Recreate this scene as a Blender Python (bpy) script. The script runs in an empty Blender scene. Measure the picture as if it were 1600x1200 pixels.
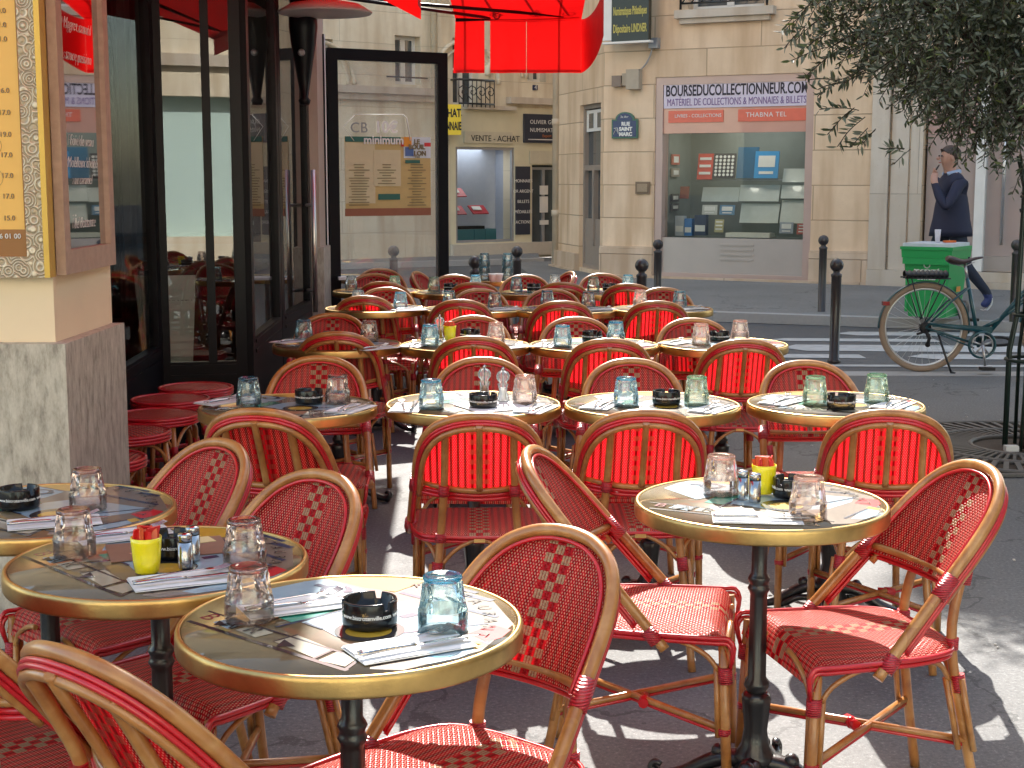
import bpy, math, random
from math import sin, cos, tan, atan, atan2, pi, sqrt, radians, floor
from mathutils import Vector, Matrix

# ---------------------------------------------------------------- camera, light, exposure
S = bpy.context.scene
COL = S.collection
F, PITCH, CAMZ = 2306.0, 0.138, 1.495
cam = bpy.data.cameras.new('camera'); camo = bpy.data.objects.new('camera', cam); COL.objects.link(camo)
camo.location = (0, 0, CAMZ); camo.rotation_euler = (pi/2-PITCH, 0, 0)
cam.sensor_width = 36; cam.lens = F/1600*36; cam.clip_end = 600; cam.clip_start = .05
S.camera = camo
SUN_EL, SUN_AZ = 41.0, -1.0           # degrees; azimuth from +Y towards +X
W = bpy.data.worlds.new('World'); S.world = W; W.use_nodes = True
wn = W.node_tree.nodes; wl = W.node_tree.links
sky = wn.new('ShaderNodeTexSky'); sky.sky_type = 'NISHITA'; sky.sun_disc = False
sky.sun_elevation = radians(SUN_EL); sky.sun_rotation = radians(SUN_AZ)
sky.air_density = 1.0; sky.dust_density = 1.5
tint = wn.new('ShaderNodeMix'); tint.data_type = 'RGBA'; tint.blend_type = 'MULTIPLY'; tint.inputs[0].default_value = 1; tint.inputs[7].default_value = (1.07, 1.0, .84, 1)   # warm tint on the sky colour, stands in for white balance
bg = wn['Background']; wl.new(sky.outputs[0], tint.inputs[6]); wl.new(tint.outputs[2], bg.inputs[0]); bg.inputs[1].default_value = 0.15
sl = bpy.data.lights.new('sun', 'SUN'); sl.energy = 3.3; sl.angle = radians(.53); sl.color = (1, .95, .87)
so = bpy.data.objects.new('sun', sl); COL.objects.link(so)
_d = Vector((sin(radians(SUN_AZ))*cos(radians(SUN_EL)), cos(radians(SUN_AZ))*cos(radians(SUN_EL)), sin(radians(SUN_EL))))
so.rotation_euler = _d.to_track_quat('Z', 'Y').to_euler()
so.location = _d*30
S.view_settings.view_transform = 'Standard'; S.view_settings.look = 'None'
S.view_settings.exposure = 2.0; S.view_settings.gamma = 1
S.render.engine = 'CYCLES'
S.cycles.max_bounces = 8; S.cycles.transparent_max_bounces = 24; S.cycles.use_denoising = True
S.cycles.sample_clamp_indirect = 6

# ---------------------------------------------------------------- layout helpers
def G(px, py, z=0.0):
    a = atan((py-600)/F)+PITCH
    d = (CAMZ-z)/tan(a)
    Z = d*cos(PITCH)+(CAMZ-z)*sin(PITCH)
    return Vector(((px-800)/F*Z, d, z))
def AT(px, py, d):
    a = atan((py-600)/F)+PITCH
    z = CAMZ-d*tan(a)
    Z = d*cos(PITCH)+(CAMZ-z)*sin(PITCH)
    return Vector(((px-800)/F*Z, d, z))
class Plane:
    """vertical plane through p0 with horizontal direction d: turns a pixel into (u, z)"""
    def __init__(s, p0, p1):
        s.p = Vector((p0[0], p0[1])); v = Vector((p1[0]-p0[0], p1[1]-p0[1])); s.len = v.length; s.d = v/v.length
        s.ang = atan2(s.d.y, s.d.x)
    def uz(s, px, py):
        rx = (px-800)/F; ry = -(py-600)/F
        r = Vector((rx, cos(PITCH)+ry*sin(PITCH), -sin(PITCH)+ry*cos(PITCH)))
        # t*r.xy = p + u*d
        det = r.x*(-s.d.y)+r.y*s.d.x
        t = (s.p.x*(-s.d.y)+s.p.y*s.d.x)/det
        q = Vector((r.x*t, r.y*t)); u = (q-s.p).dot(s.d)
        return u, CAMZ+r.z*t

# ---------------------------------------------------------------- mesh builder
class MB:
    def __init__(s): s.v = []; s.f = []; s.m = []; s.s = []; s.uv = {}
    def face(s, idx, mat=0, sm=False): s.f.append(tuple(idx)); s.m.append(mat); s.s.append(sm)
    def poly(s, pts, mat=0):
        n = len(s.v); s.v += [tuple(p) for p in pts]; s.face(range(n, n+len(pts)), mat)
    def box(s, c, d, rz=0, mat=0, rx=0):
        n = len(s.v); R = Matrix.Rotation(rz, 3, 'Z') @ Matrix.Rotation(rx, 3, 'X'); c = Vector(c)
        for z in (-.5, .5):
            for x, y in ((-.5, -.5), (.5, -.5), (.5, .5), (-.5, .5)):
                s.v.append(tuple(c+R@Vector((x*d[0], y*d[1], z*d[2]))))
        for q in ((3, 2, 1, 0), (4, 5, 6, 7), (0, 1, 5, 4), (1, 2, 6, 5), (2, 3, 7, 6), (3, 0, 4, 7)):
            s.face([n+i for i in q], mat)
    def bx(s, x0, x1, y0, y1, z0, z1, mat=0):
        s.box(((x0+x1)/2, (y0+y1)/2, (z0+z1)/2), (abs(x1-x0), abs(y1-y0), abs(z1-z0)), 0, mat)
    def prism(s, pts, z0, z1, mat=0):
        n = len(s.v); k = len(pts)
        s.v += [(p[0], p[1], z0) for p in pts]+[(p[0], p[1], z1) for p in pts]
        s.face(range(n+k-1, n-1, -1), mat); s.face(range(n+k, n+2*k), mat)
        for i in range(k): j = (i+1) % k; s.face((n+i, n+j, n+k+j, n+k+i), mat)
    def tube(s, pts, r, seg=8, mat=0, caps=True, closed=False, flat=1.0):
        P = [Vector(p) for p in pts]; N = len(P)
        R = r if isinstance(r, (list, tuple)) else [r]*N
        n0 = len(s.v); up = None
        for i in range(N):
            if closed: t = P[(i+1) % N]-P[i-1]
            else: t = P[min(i+1, N-1)]-P[max(i-1, 0)]
            if t.length < 1e-9: t = Vector((0, 0, 1))
            t.normalize()
            if up is None: up = Vector((0, 0, 1)) if abs(t.z) < .9 else Vector((1, 0, 0))
            a = up-t*up.dot(t)
            if a.length < 1e-6: a = t.orthogonal()
            a.normalize(); b = t.cross(a); up = a
            for k in range(seg):
                w = 2*pi*k/seg; s.v.append(tuple(P[i]+a*cos(w)*R[i]*flat+b*sin(w)*R[i]))
        for i in range(N if closed else N-1):
            j = (i+1) % N
            for k in range(seg):
                l = (k+1) % seg; s.face((n0+i*seg+k, n0+i*seg+l, n0+j*seg+l, n0+j*seg+k), mat, True)
        if caps and not closed:
            s.face([n0+k for k in range(seg-1, -1, -1)], mat); s.face([n0+(N-1)*seg+k for k in range(seg)], mat)
    def lathe(s, prof, seg=24, mat=0, c=(0, 0, 0), flute=None, sm=True, M=None, closed=False):
        n0 = len(s.v); K = len(prof)
        for r, z in prof:
            for k in range(seg):
                w = 2*pi*k/seg; q = r
                if flute and flute[2] <= z <= flute[3]: q = r*(1+flute[1]*cos(flute[0]*w))
                p = Vector((q*cos(w), q*sin(w), z))
                if M: p = M@p
                s.v.append((p.x+c[0], p.y+c[1], p.z+c[2]))
        for i in range(K-1 if not closed else K):
            j = (i+1) % K
            for k in range(seg):
                l = (k+1) % seg; s.face((n0+i*seg+k, n0+i*seg+l, n0+j*seg+l, n0+j*seg+k), mat, sm)
        if not closed:
            if prof[0][0] > 1e-5: s.face([n0+k for k in range(seg-1, -1, -1)], mat)
            if prof[-1][0] > 1e-5: s.face([n0+(K-1)*seg+k for k in range(seg)], mat)
    def grid(s, fn, nu, nv, mat=0, uvf=None, sm=True):
        n0 = len(s.v)
        for j in range(nv+1):
            for i in range(nu+1):
                if uvf: s.uv[len(s.v)] = uvf(i/nu, j/nv)
                s.v.append(tuple(fn(i/nu, j/nv)))
        for j in range(nv):
            for i in range(nu):
                a = n0+j*(nu+1)+i; s.face((a, a+1, a+nu+2, a+nu+1), mat, sm)
    def sphere(s, c, r, mat=0, seg=12, sc=(1, 1, 1)):
        pr = [(max(1e-6, r*sin(pi*i/seg)), -r*cos(pi*i/seg)) for i in range(seg+1)]
        n = len(s.v); s.lathe(pr, seg, mat)
        for i in range(n, len(s.v)):
            v = s.v[i]; s.v[i] = (v[0]*sc[0]+c[0], v[1]*sc[1]+c[1], v[2]*sc[2]+c[2])
    def build(s, name, mats, parent=None, **kw):
        me = bpy.data.meshes.new(name); me.from_pydata(s.v, [], s.f)
        if not isinstance(mats, (list, tuple)): mats = [mats]
        for m in mats: me.materials.append(m)
        me.polygons.foreach_set('material_index', s.m); me.polygons.foreach_set('use_smooth', s.s)
        if s.uv:
            L = me.uv_layers.new(name='UVMap'); li = [0]*len(me.loops); me.loops.foreach_get('vertex_index', li)
            a = []
            for i in li: a += s.uv.get(i, (0, 0))
            L.data.foreach_set('uv', a)
        me.update()
        o = bpy.data.objects.new(name, me); COL.objects.link(o)
        if parent: o.parent = parent
        tag(o, **kw)
        return o

def tag(o, label=None, cat=None, group=None, kind=None):
    if label: o['label'] = label
    if cat: o['category'] = cat
    if group: o['group'] = group
    if kind: o['kind'] = kind
    return o
def thing(name, label, cat, loc=(0, 0, 0), rz=0, group=None):
    o = bpy.data.objects.new(name, None); COL.objects.link(o); o.empty_display_size = .1
    o.location = loc; o.rotation_euler = (0, 0, rz)
    return tag(o, label, cat, group)
def copy_tree(o, parent=None):
    c = o.copy(); COL.objects.link(c); c.parent = parent
    for ch in list(o.children):
        copy_tree(ch, c)
    return c
class Proto:
    """first use places the original, later uses place copies"""
    def __init__(s, root): s.root = root; s.used = False
    def put(s, loc, rz, label, cat=None, group=None):
        if s.used:
            o = copy_tree(s.root)
        else: o = s.root; s.used = True
        o.location = loc; o.rotation_euler = (0, 0, rz); o['label'] = label
        if group: o['group'] = group
        return o
def crom(pts, n=6, closed=False):
    P = [Vector(p) for p in pts]; out = []; N = len(P)
    for i in range(N if closed else N-1):
        if closed: a, b, c, d = P[i-1], P[i], P[(i+1) % N], P[(i+2) % N]
        else: a, b, c, d = P[max(i-1, 0)], P[i], P[i+1], P[min(i+2, N-1)]
        for k in range(n):
            t = k/n
            out.append(.5*((2*b)+(c-a)*t+(2*a-5*b+4*c-d)*t*t+(3*b-a-3*c+d)*t**3))
    if not closed: out.append(P[-1])
    return out
FONT_CACHE = {}
def text_mb(mb, txt, size, M, mat=0, ext=0.0006, align='CENTER', bend=None, spacing=1.0, bold=0.0):
    """adds flat extruded lettering; M places it (text lies in local xy); bend = radius of a cylinder"""
    key = (txt, size, ext, align, spacing, bold)
    if key not in FONT_CACHE:
        cu = bpy.data.curves.new('t', 'FONT'); cu.body = txt; cu.size = size; cu.extrude = ext; cu.align_x = align
        cu.space_character = spacing; cu.resolution_u = 3; cu.offset = bold
        ob = bpy.data.objects.new('t', cu); COL.objects.link(ob)
        dg = bpy.context.evaluated_depsgraph_get(); me = bpy.data.meshes.new_from_object(ob.evaluated_get(dg))
        FONT_CACHE[key] = ([v.co.copy() for v in me.vertices], [tuple(p.vertices) for p in me.polygons])
        bpy.data.objects.remove(ob); bpy.data.curves.remove(cu); bpy.data.meshes.remove(me)
    V, Fc = FONT_CACHE[key]; n = len(mb.v)
    for v in V:
        if bend:
            a = v.x/bend; p = Vector((bend*sin(a)+v.z*sin(a), -(bend+v.z)*cos(a), v.y))
        else: p = v
        mb.v.append(tuple(M@p))
    for f in Fc: mb.face([n+i for i in f], mat)

def text_width(txt, size, spacing=1.0):
    b = MB(); text_mb(b, txt, size, Matrix.Identity(4), spacing=spacing); return max(v[0] for v in b.v)-min(v[0] for v in b.v)
# ---------------------------------------------------------------- materials
class NT:
    def __init__(s, name):
        s.m = bpy.data.materials.new(name); s.m.use_nodes = True
        s.n = s.m.node_tree.nodes; s.l = s.m.node_tree.links
        s.b = s.n['Principled BSDF']; s.out = s.n['Material Output']
    def add(s, t, **kw):
        n = s.n.new(t)
        for k, v in kw.items(): setattr(n, k, v)
        return n
    def lk(s, a, b): s.l.new(a, b)
    def math(s, op, a, b=None, c=None, clamp=False):
        n = s.n.new('ShaderNodeMath'); n.operation = op; n.use_clamp = clamp
        for i, x in enumerate((a, b, c)):
            if x is None: continue
            if isinstance(x, (int, float)): n.inputs[i].default_value = x
            else: s.l.new(x, n.inputs[i])
        return n.outputs[0]
    def mix(s, fac, a, b):
        n = s.n.new('ShaderNodeMix'); n.data_type = 'RGBA'
        for sock, x in ((n.inputs[0], fac), (n.inputs[6], a), (n.inputs[7], b)):
            if isinstance(x, (int, float)): sock.default_value = x
            elif isinstance(x, tuple): sock.default_value = (*x[:3], 1)
            else: s.l.new(x, sock)
        return n.outputs[2]
    def ramp(s, fac, stops):
        n = s.n.new('ShaderNodeValToRGB'); e = n.color_ramp.elements
        while len(e) < len(stops): e.new(.5)
        for i, (p, c) in enumerate(stops):
            e[i].position = p; e[i].color = (*c, 1) if len(c) == 3 else c
        s.l.new(fac, n.inputs[0]); return n.outputs[0]
    def noise(s, scale, detail=4, coord='Object', rough=.55, dist=0, vec=None):
        n = s.n.new('ShaderNodeTexNoise'); n.inputs['Scale'].default_value = scale
        n.inputs['Detail'].default_value = detail; n.inputs['Roughness'].default_value = rough; n.inputs['Distortion'].default_value = dist
        s.l.new(vec if vec is not None else s.coord(coord), n.inputs['Vector']); return n.outputs['Fac']
    def coord(s, w='Object'):
        if not hasattr(s, 'tc'): s.tc = s.n.new('ShaderNodeTexCoord')
        return s.tc.outputs[w]
    def mapping(s, scale=(1, 1, 1), w='Object'):
        n = s.n.new('ShaderNodeMapping'); n.inputs['Scale'].default_value = scale; s.l.new(s.coord(w), n.inputs[0]); return n.outputs[0]
    def bump(s, h, strength=.3, dist=.01):
        n = s.n.new('ShaderNodeBump'); n.inputs['Strength'].default_value = strength; n.inputs['Distance'].default_value = dist
        s.l.new(h, n.inputs['Height']); s.l.new(n.outputs[0], s.b.inputs['Normal']); return n
    def set(s, **kw):
        for k, v in kw.items():
            k = {'color': 'Base Color', 'rough': 'Roughness', 'metal': 'Metallic', 'spec': 'Specular IOR Level', 'coat': 'Coat Weight', 'coatr': 'Coat Roughness', 'trans': 'Transmission Weight'}.get(k, k)
            i = s.b.inputs[k]
            if isinstance(v, tuple): i.default_value = (*v[:3], 1)
            elif isinstance(v, (int, float)): i.default_value = v
            else: s.l.new(v, i)
        return s
def simple(name, color, rough=.5, metal=0, var=.12, nscale=12, bump=0, **kw):
    t = NT(name); n = t.noise(nscale, 5)
    c = t.mix(t.math('MULTIPLY', n, 1.0), tuple(x*(1-var) for x in color), tuple(min(1, x*(1+var)) for x in color))
    t.set(color=c, rough=rough, metal=metal, **kw)
    if bump: t.bump(t.noise(nscale*6, 4), bump, .003)
    return t.m
M = {}
def weave_material(name):
    t = NT(name); uv = t.add('ShaderNodeUVMap'); sp = t.add('ShaderNodeSeparateXYZ'); t.lk(uv.outputs[0], sp.inputs[0])
    u, v = sp.outputs[0], sp.outputs[1]
    c = .0070
    uc = t.math('DIVIDE', u, c); vc = t.math('DIVIDE', v, c)
    uf = t.math('FLOOR', uc); vf = t.math('FLOOR', vc)
    ul = t.math('SUBTRACT', uc, uf); vl = t.math('SUBTRACT', vc, vf)
    par = t.math('FLOORED_MODULO', t.math('ADD', uf, vf), 2.0)
    # big check squares, three columns in the middle
    bxi = t.math('FLOOR', t.math('ADD', t.math('DIVIDE', u, 3*c), .5)); byi = t.math('FLOOR', t.math('DIVIDE', v, 3*c))
    incol = t.math('LESS_THAN', t.math('ABSOLUTE', bxi), 1.5)
    chk = t.math('FLOORED_MODULO', t.math('ADD', bxi, byi), 2.0)
    tan_sq = t.math('MULTIPLY', incol, chk)
    # thin red line between the strands of a square
    fu = t.math('PINGPONG', t.math('ADD', uc, 0.5), 0.5)
    # small pale dots in the field
    du = t.math('ABSOLUTE', t.math('SUBTRACT', ul, .5)); dv = t.math('ABSOLUTE', t.math('SUBTRACT', vl, .5))
    uo = t.math('FRACT', t.math('ADD', uc, t.math('MULTIPLY', t.math('FLOORED_MODULO', vf, 2.0), .5)))
    dot = t.math('MULTIPLY', t.math('LESS_THAN', t.math('ABSOLUTE', t.math('SUBTRACT', uo, .5)), .20), t.math('LESS_THAN', dv, .32))
    dot = t.math('MULTIPLY', dot, t.math('SUBTRACT', 1.0, incol))
    n = t.noise(60, 3, 'UV'); oi = t.add('ShaderNodeObjectInfo')
    red = t.mix(n, (.33, .003, .006), (.55, .009, .014))
    red = t.mix(t.math('MULTIPLY', oi.outputs['Random'], .35), red, (.36, .012, .018))
    lt = t.mix(t.noise(30, 2, 'UV'), (.42, .22, .12), (.62, .42, .25))
    col = t.mix(t.math('MULTIPLY', dot, .85), red, (.78, .38, .27))
    tsq = t.mix(t.math('LESS_THAN', fu, .10), lt, (.30, .03, .02))
    geo = t.add('ShaderNodeNewGeometry'); bf = geo.outputs['Backfacing']
    col = t.mix(t.math('MULTIPLY', tan_sq, t.math('SUBTRACT', 1.0, t.math('MULTIPLY', bf, .85))), col, tsq)
    # height: strands bulge
    hs = t.math('MULTIPLY', t.math('SINE', t.math('MULTIPLY', ul, pi)), t.math('SINE', t.math('MULTIPLY', vl, pi)))
    hh = t.math('ADD', t.math('MULTIPLY', hs, t.math('ADD', .35, t.math('MULTIPLY', par, .65))), 0.0)
    rib = t.math('ABSOLUTE', t.math('SINE', t.math('MULTIPLY', uc, pi/3)))
    h = t.math('ADD', t.math('MULTIPLY', hh, t.math('SUBTRACT', 1.0, bf)), t.math('MULTIPLY', t.math('ADD', t.math('MULTIPLY', rib, 2.0), t.math('MULTIPLY', hs, .3)), bf))
    bp = t.bump(h, .9, .0022)
    t.set(color=col, rough=.27, spec=.20)
    tr = t.add('ShaderNodeBsdfTranslucent')
    gap = t.math('MULTIPLY', t.math('SUBTRACT', rib, .38), 2.2, clamp=True)
    tc = t.mix(gap, (.10, .0, .0), (1.0, .010, .02)); tc = t.mix(t.math('MULTIPLY', tan_sq, .85), tc, (.22, .02, .01))
    t.lk(tc, tr.inputs[0])
    mx = t.add('ShaderNodeMixShader'); mx.inputs[0].default_value = .36
    t.lk(t.b.outputs[0], mx.inputs[1]); t.lk(tr.outputs[0], mx.inputs[2]); t.lk(mx.outputs[0], t.out.inputs[0])
    return t.m
def cane_material():
    t = NT('rattan cane'); oi = t.add('ShaderNodeObjectInfo')
    n = t.noise(14, 4, dist=.6); n2 = t.noise(3.5, 2)
    c = t.ramp(n, [(.3, (.25, .088, .020)), (.52, (.42, .185, .050)), (.75, (.56, .31, .11))])
    w = t.add('ShaderNodeTexNoise'); w.inputs['Scale'].default_value = 1; w.inputs['Detail'].default_value = 2; t.lk(t.mapping((14, 14, 160)), w.inputs['Vector'])
    c = t.mix(t.math('MULTIPLY', w.outputs[0], .35), c, (.30, .12, .035))
    k = t.math('GREATER_THAN', n2, .63); c = t.mix(t.math('MULTIPLY', k, .5), c, (.28, .075, .02))
    c = t.mix(t.math('MULTIPLY', oi.outputs['Random'], .3), c, (.34, .12, .03))
    t.set(color=c, rough=.33, coat=.45, coatr=.18); t.bump(t.noise(60, 3), .15, .002)
    return t.m
M['weave'] = weave_material('red woven cane'); M['cane'] = cane_material()
M['red'] = simple('red cord', (.50, .010, .018), .28, var=.25, nscale=40, coat=.4, coatr=.15)
M['redwrap'] = NT('red cord wrapping').m
def _wrap():
    t = NT('red wrapping'); w = t.add('ShaderNodeTexWave'); w.bands_direction = 'Z'; w.inputs['Scale'].default_value = 60; t.lk(t.coord(), w.inputs[0])
    t.set(color=t.mix(w.outputs['Fac'], (.30, .006, .012), (.52, .015, .03)), rough=.35, coat=.3); t.bump(w.outputs['Fac'], .8, .002); return t.m
M['redwrap'] = _wrap()
M['brass'] = simple('worn brass', (.56, .37, .14), .36, 1.0, var=.42, nscale=16, bump=.15)
M['brassplate'] = simple('brass plate', (.75, .52, .2), .3, .8)
M['iron'] = simple('black cast iron', (.012, .012, .014), .32, 0, var=.4, nscale=30, bump=.2, coat=.4, coatr=.2)

# ---------------------------------------------------------------- rattan chair (front faces +Y, origin under seat centre)
def hoop_pt(z, side=1):
    tab = [(.385, .222), (.50, .206), (.60, .192), (.68, .183), (.735, .163), (.775, .125), (.80, .075), (.81, 0)]
    for (z0, x0), (z1, x1) in zip(tab, tab[1:]):
        if z <= z1+1e-9: return x0+(x1-x0)*(z-z0)/(z1-z0)
    return 0
def plane_y(z): return .035-.868*(z-.385)
BN = Vector((0, -.755, -.655))
def make_chair():
    t = thing('rattan_chair', '', 'chair')
    right = [(.223, .385), (.213, .45), (.205, .52), (.195, .59), (.188, .65), (.178, .70), (.158, .745), (.124, .780), (.075, .802), (.03, .81)]
    pts = [(x, plane_y(z), z) for x, z in right]+[(0, plane_y(.811), .811)]+[(-x, plane_y(z), z) for x, z in reversed(right)]
    hp = crom(pts, 4)
    b = MB(); b.tube(hp, .0134, 10); b.build('back_frame', M['cane'], t)
    def off(sc, d, zmin=.43, up=0):
        out = []
        for p in hp:
            if p.z < zmin: continue
            q = Vector((p.x*sc, p.y, p.z)); q += Vector((0, -.03, .03)).normalized()*(-(1-sc))*.20
            out.append(q+BN*d)
        return out
    b = MB(); b.tube(off(1.0, .019, .44), .0052, 6); b.tube(off(.985, .028, .44), .0052, 6)
    b.tube(off(.90, -.002, .575), .0045, 6)
    b.build('back_piping', M['red'], t)
    b = MB(); b.tube(off(.93, .036, .565), .0095, 8); b.build('back_inner_cane', M['cane'], t)
    # woven back panel
    zb = .572
    def bk(u, v):
        q = 2*u-1; z = zb+(.806-zb)*v; w = hoop_pt(z)
        w = max(w, .002); qq = q
        x = qq*w*.985; bul = .075*(1-q*q)*(1-v)**1.1
        return (x, plane_y(z)-bul-.004, z-.018*(1-q*q)*(1-v))
    b = MB(); b.grid(lambda u, v: bk(1-u, v), 40, 24, uvf=lambda u, v: bk(1-u, v)[0:1]+((v*.32),)); b.build('backrest', M['weave'], t)
    # lower back rail
    rl = [bk(i/14, 0) for i in range(15)]
    b = MB()
    b.tube([(x*1.03, y-.010, z-.003) for x, y, z in rl], .0062, 6); b.tube([(x*1.03, y-.012, z-.015) for x, y, z in rl], .0062, 6)
    b.build('back_rail', M['red'], t)
    b = MB(); b.tube([(x*.96, y-.014, z+.012) for x, y, z in rl], .0095, 8); b.build('back_rail_cane', M['cane'], t)
    # centre slat
    b = MB(); b.tube(crom([(0, -.236, .572), (0, -.284, .66), (0, -.336, .745), (0, plane_y(.79)-.044, .787)], 4), .0105, 8); b.build('slat', M['cane'], t)
    # legs
    seatrail = []
    def outline(k):
        # k 0..1 from front left round the rear to front right
        pass
    SP = crom([(-.222, .185, .418), (-.218, .05, .418), (-.205, -.09, .418), (-.165, -.178, .418), (-.08, -.203, .418), (0, -.207, .418), (.08, -.203, .418), (.165, -.178, .418), (.205, -.09, .418), (.218, .05, .418), (.222, .185, .418)], 4)
    for sx in (-1, 1):
        b = MB(); x = sx*.203
        b.tube([(x*1.03, .190, 0), (x*1.015, .18, .2), (x, .172, .408)], .0128, 10)
        b.tube([(x*1.02-sx*.02, .183, .17), (x-sx*.019, .178, .34)], .0075, 6)
        b.tube([(x*1.02, .183-.02, .17), (x, .175-.019, .34)], .0075, 6)
        b.tube([(x*1.012, .179, .305), (x*1.008, .177, .345)], .0178, 10, 1); b.tube([(x*1.008, .178, .176), (x*1.008, .178, .192)], .0165, 10, 1)
        b.build('leg', [M['cane'], M['redwrap']], t)
        b = MB(); q = sx*.118
        b.tube(crom([(sx*.158, -.275, 0), (sx*.140, -.236, .2), (q, -.204, .42), (sx*.106, -.232, .575), (sx*.102, -.282, .68), (sx*.100, plane_y(.765)-.036, .765)], 4), .0122, 10)
        b.tube([(sx*.150+sx*.018, -.245, .17), (sx*.128+sx*.018, -.218, .34)], .0075, 6)
        b.tube([(sx*.148, -.228+.012, .17), (sx*.126, -.202+.014, .34)], .0075, 6)
        b.tube([(sx*.132, -.223, .305), (sx*.127, -.217, .345)], .0175, 10, 1)
        b.tube([(sx*.1065, -.236, .556), (sx*.1055, -.242, .588)], .0165, 10, 1); b.tube([(q, -.205, .405), (q, -.205, .432)], .0165, 10, 1)
        b.build('leg', [M['cane'], M['redwrap']], t)
        # wraps at the hoop
    for sx in (-1, 1):
        for z0, z1 in ((.555, .60), (.40, .43)):
            b = MB(); b.tube([(sx*hoop_pt(z0), plane_y(z0)-.006, z0), (sx*hoop_pt(z1), plane_y(z1)-.006, z1)], .0185, 10); b.build('binding', M['redwrap'], t)
    # braces
    for sx in (-1, 1):
        b = MB(); x = sx*.205
        b.tube(crom([(x, .16, .335), (x, .135, .368), (x*1.02, .085, .398), (x*1.03, .04, .41)], 3), .0068, 6)
        b.tube(crom([(x-sx*.016, .178, .335), (x-sx*.045, .180, .375), (x-sx*.10, .182, .405), (x-sx*.14, .183, .413)], 3), .0068, 6); b.build('brace', M['cane'], t); b = MB()
        b.tube(crom([(sx*.128, -.195, .335), (sx*.145, -.165, .375), (sx*.175, -.12, .40), (sx*.195, -.08, .412)], 3), .0068, 6)
        b.tube(crom([(sx*.115, -.21, .335), (sx*.085, -.208, .37), (sx*.05, -.207, .395), (sx*.01, -.205, .412)], 3), .0068, 6); b.build('brace', M['cane'], t)
    # cross stretchers
    b = MB()
    for sx in (-1, 1):
        a0 = Vector((sx*.205, .178, .190)); a1 = Vector((-sx*.146, -.238, .19)); mid = (a0+a1)/2
        b.tube([a0, mid, a1], .0088, 8, 0); b.tube([a0-Vector((0, 0, .0125)), mid-Vector((0, 0, .0125)), a1-Vector((0, 0, .0125))], .0052, 6, 1)
    b.tube([(.02, -.028, .186), (.04, -.03, .186)], .015, 8, 1); b.tube([(.0, -.03, .186), (.055, -.03, .186)], .013, 8, 1)
    b.build('stretcher', [M['cane'], M['red']], t)
    # seat rails
    b = MB()
    path = [(-.214, .192, .355), (-.222, .198, .395)]+[tuple(p) for p in SP]+[(.222, .198, .395), (.214, .192, .355)]
    path = crom([path[0], path[1]]+[tuple(p) for p in SP]+[path[-2], path[-1]], 2)
    b.tube(path, .0062, 6); b.tube([(p.x*.985, p.y*.985, p.z-.0125) for p in path], .0058, 6)
    b.build('seat_rail', M['red'], t)
    b = MB(); b.box((0, -.219, .412), (.034, .004, .011)); b.build('brass_plate', M['brassplate'], t)
    # woven seat
    def halfw(y):
        if y > -.09: return .205+.014*(y+.09)/.28
        k = (y+.205)/.115; return .06+.145*sqrt(max(0, 1-(1-k)**2)) if k > 0 else .06
    def seat(u, v):
        y = -.205+.405*v; w = halfw(y); x = (2*u-1)*w
        e = max(abs(2*u-1)**6, (abs(2*v-1))**8)
        z = .436-.016*e-.004*sin(pi*v)
        if v > .86: k = (v-.86)/.14; z -= .055*k**2; y -= .016*k**2
        return (x, y, z)
    b = MB(); b.grid(seat, 40, 40, uvf=lambda u, v: (seat(u, v)[0], .405*v)); b.build('seat', M['weave'], t)
    return t
CHAIR = Proto(make_chair()); CR = random.Random(9)
def chair_top(px, py, fx, fy, label, group):
    """place a chair by the point where the top of its back stands"""
    p = G(px, py, .822); n = sqrt(fx*fx+fy*fy); fx /= n; fy /= n
    k = 0 if p.y < 4.2 else .035
    return CHAIR.put((p.x+fx*.334, p.y+fy*.334, 0), atan2(fy, fx)-pi/2+CR.uniform(-k, k), label, group=group)
def chair_at(x, y, fx, fy, label, group):
    return CHAIR.put((x, y, 0), atan2(fy, fx)-pi/2, label, group=group)

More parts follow.
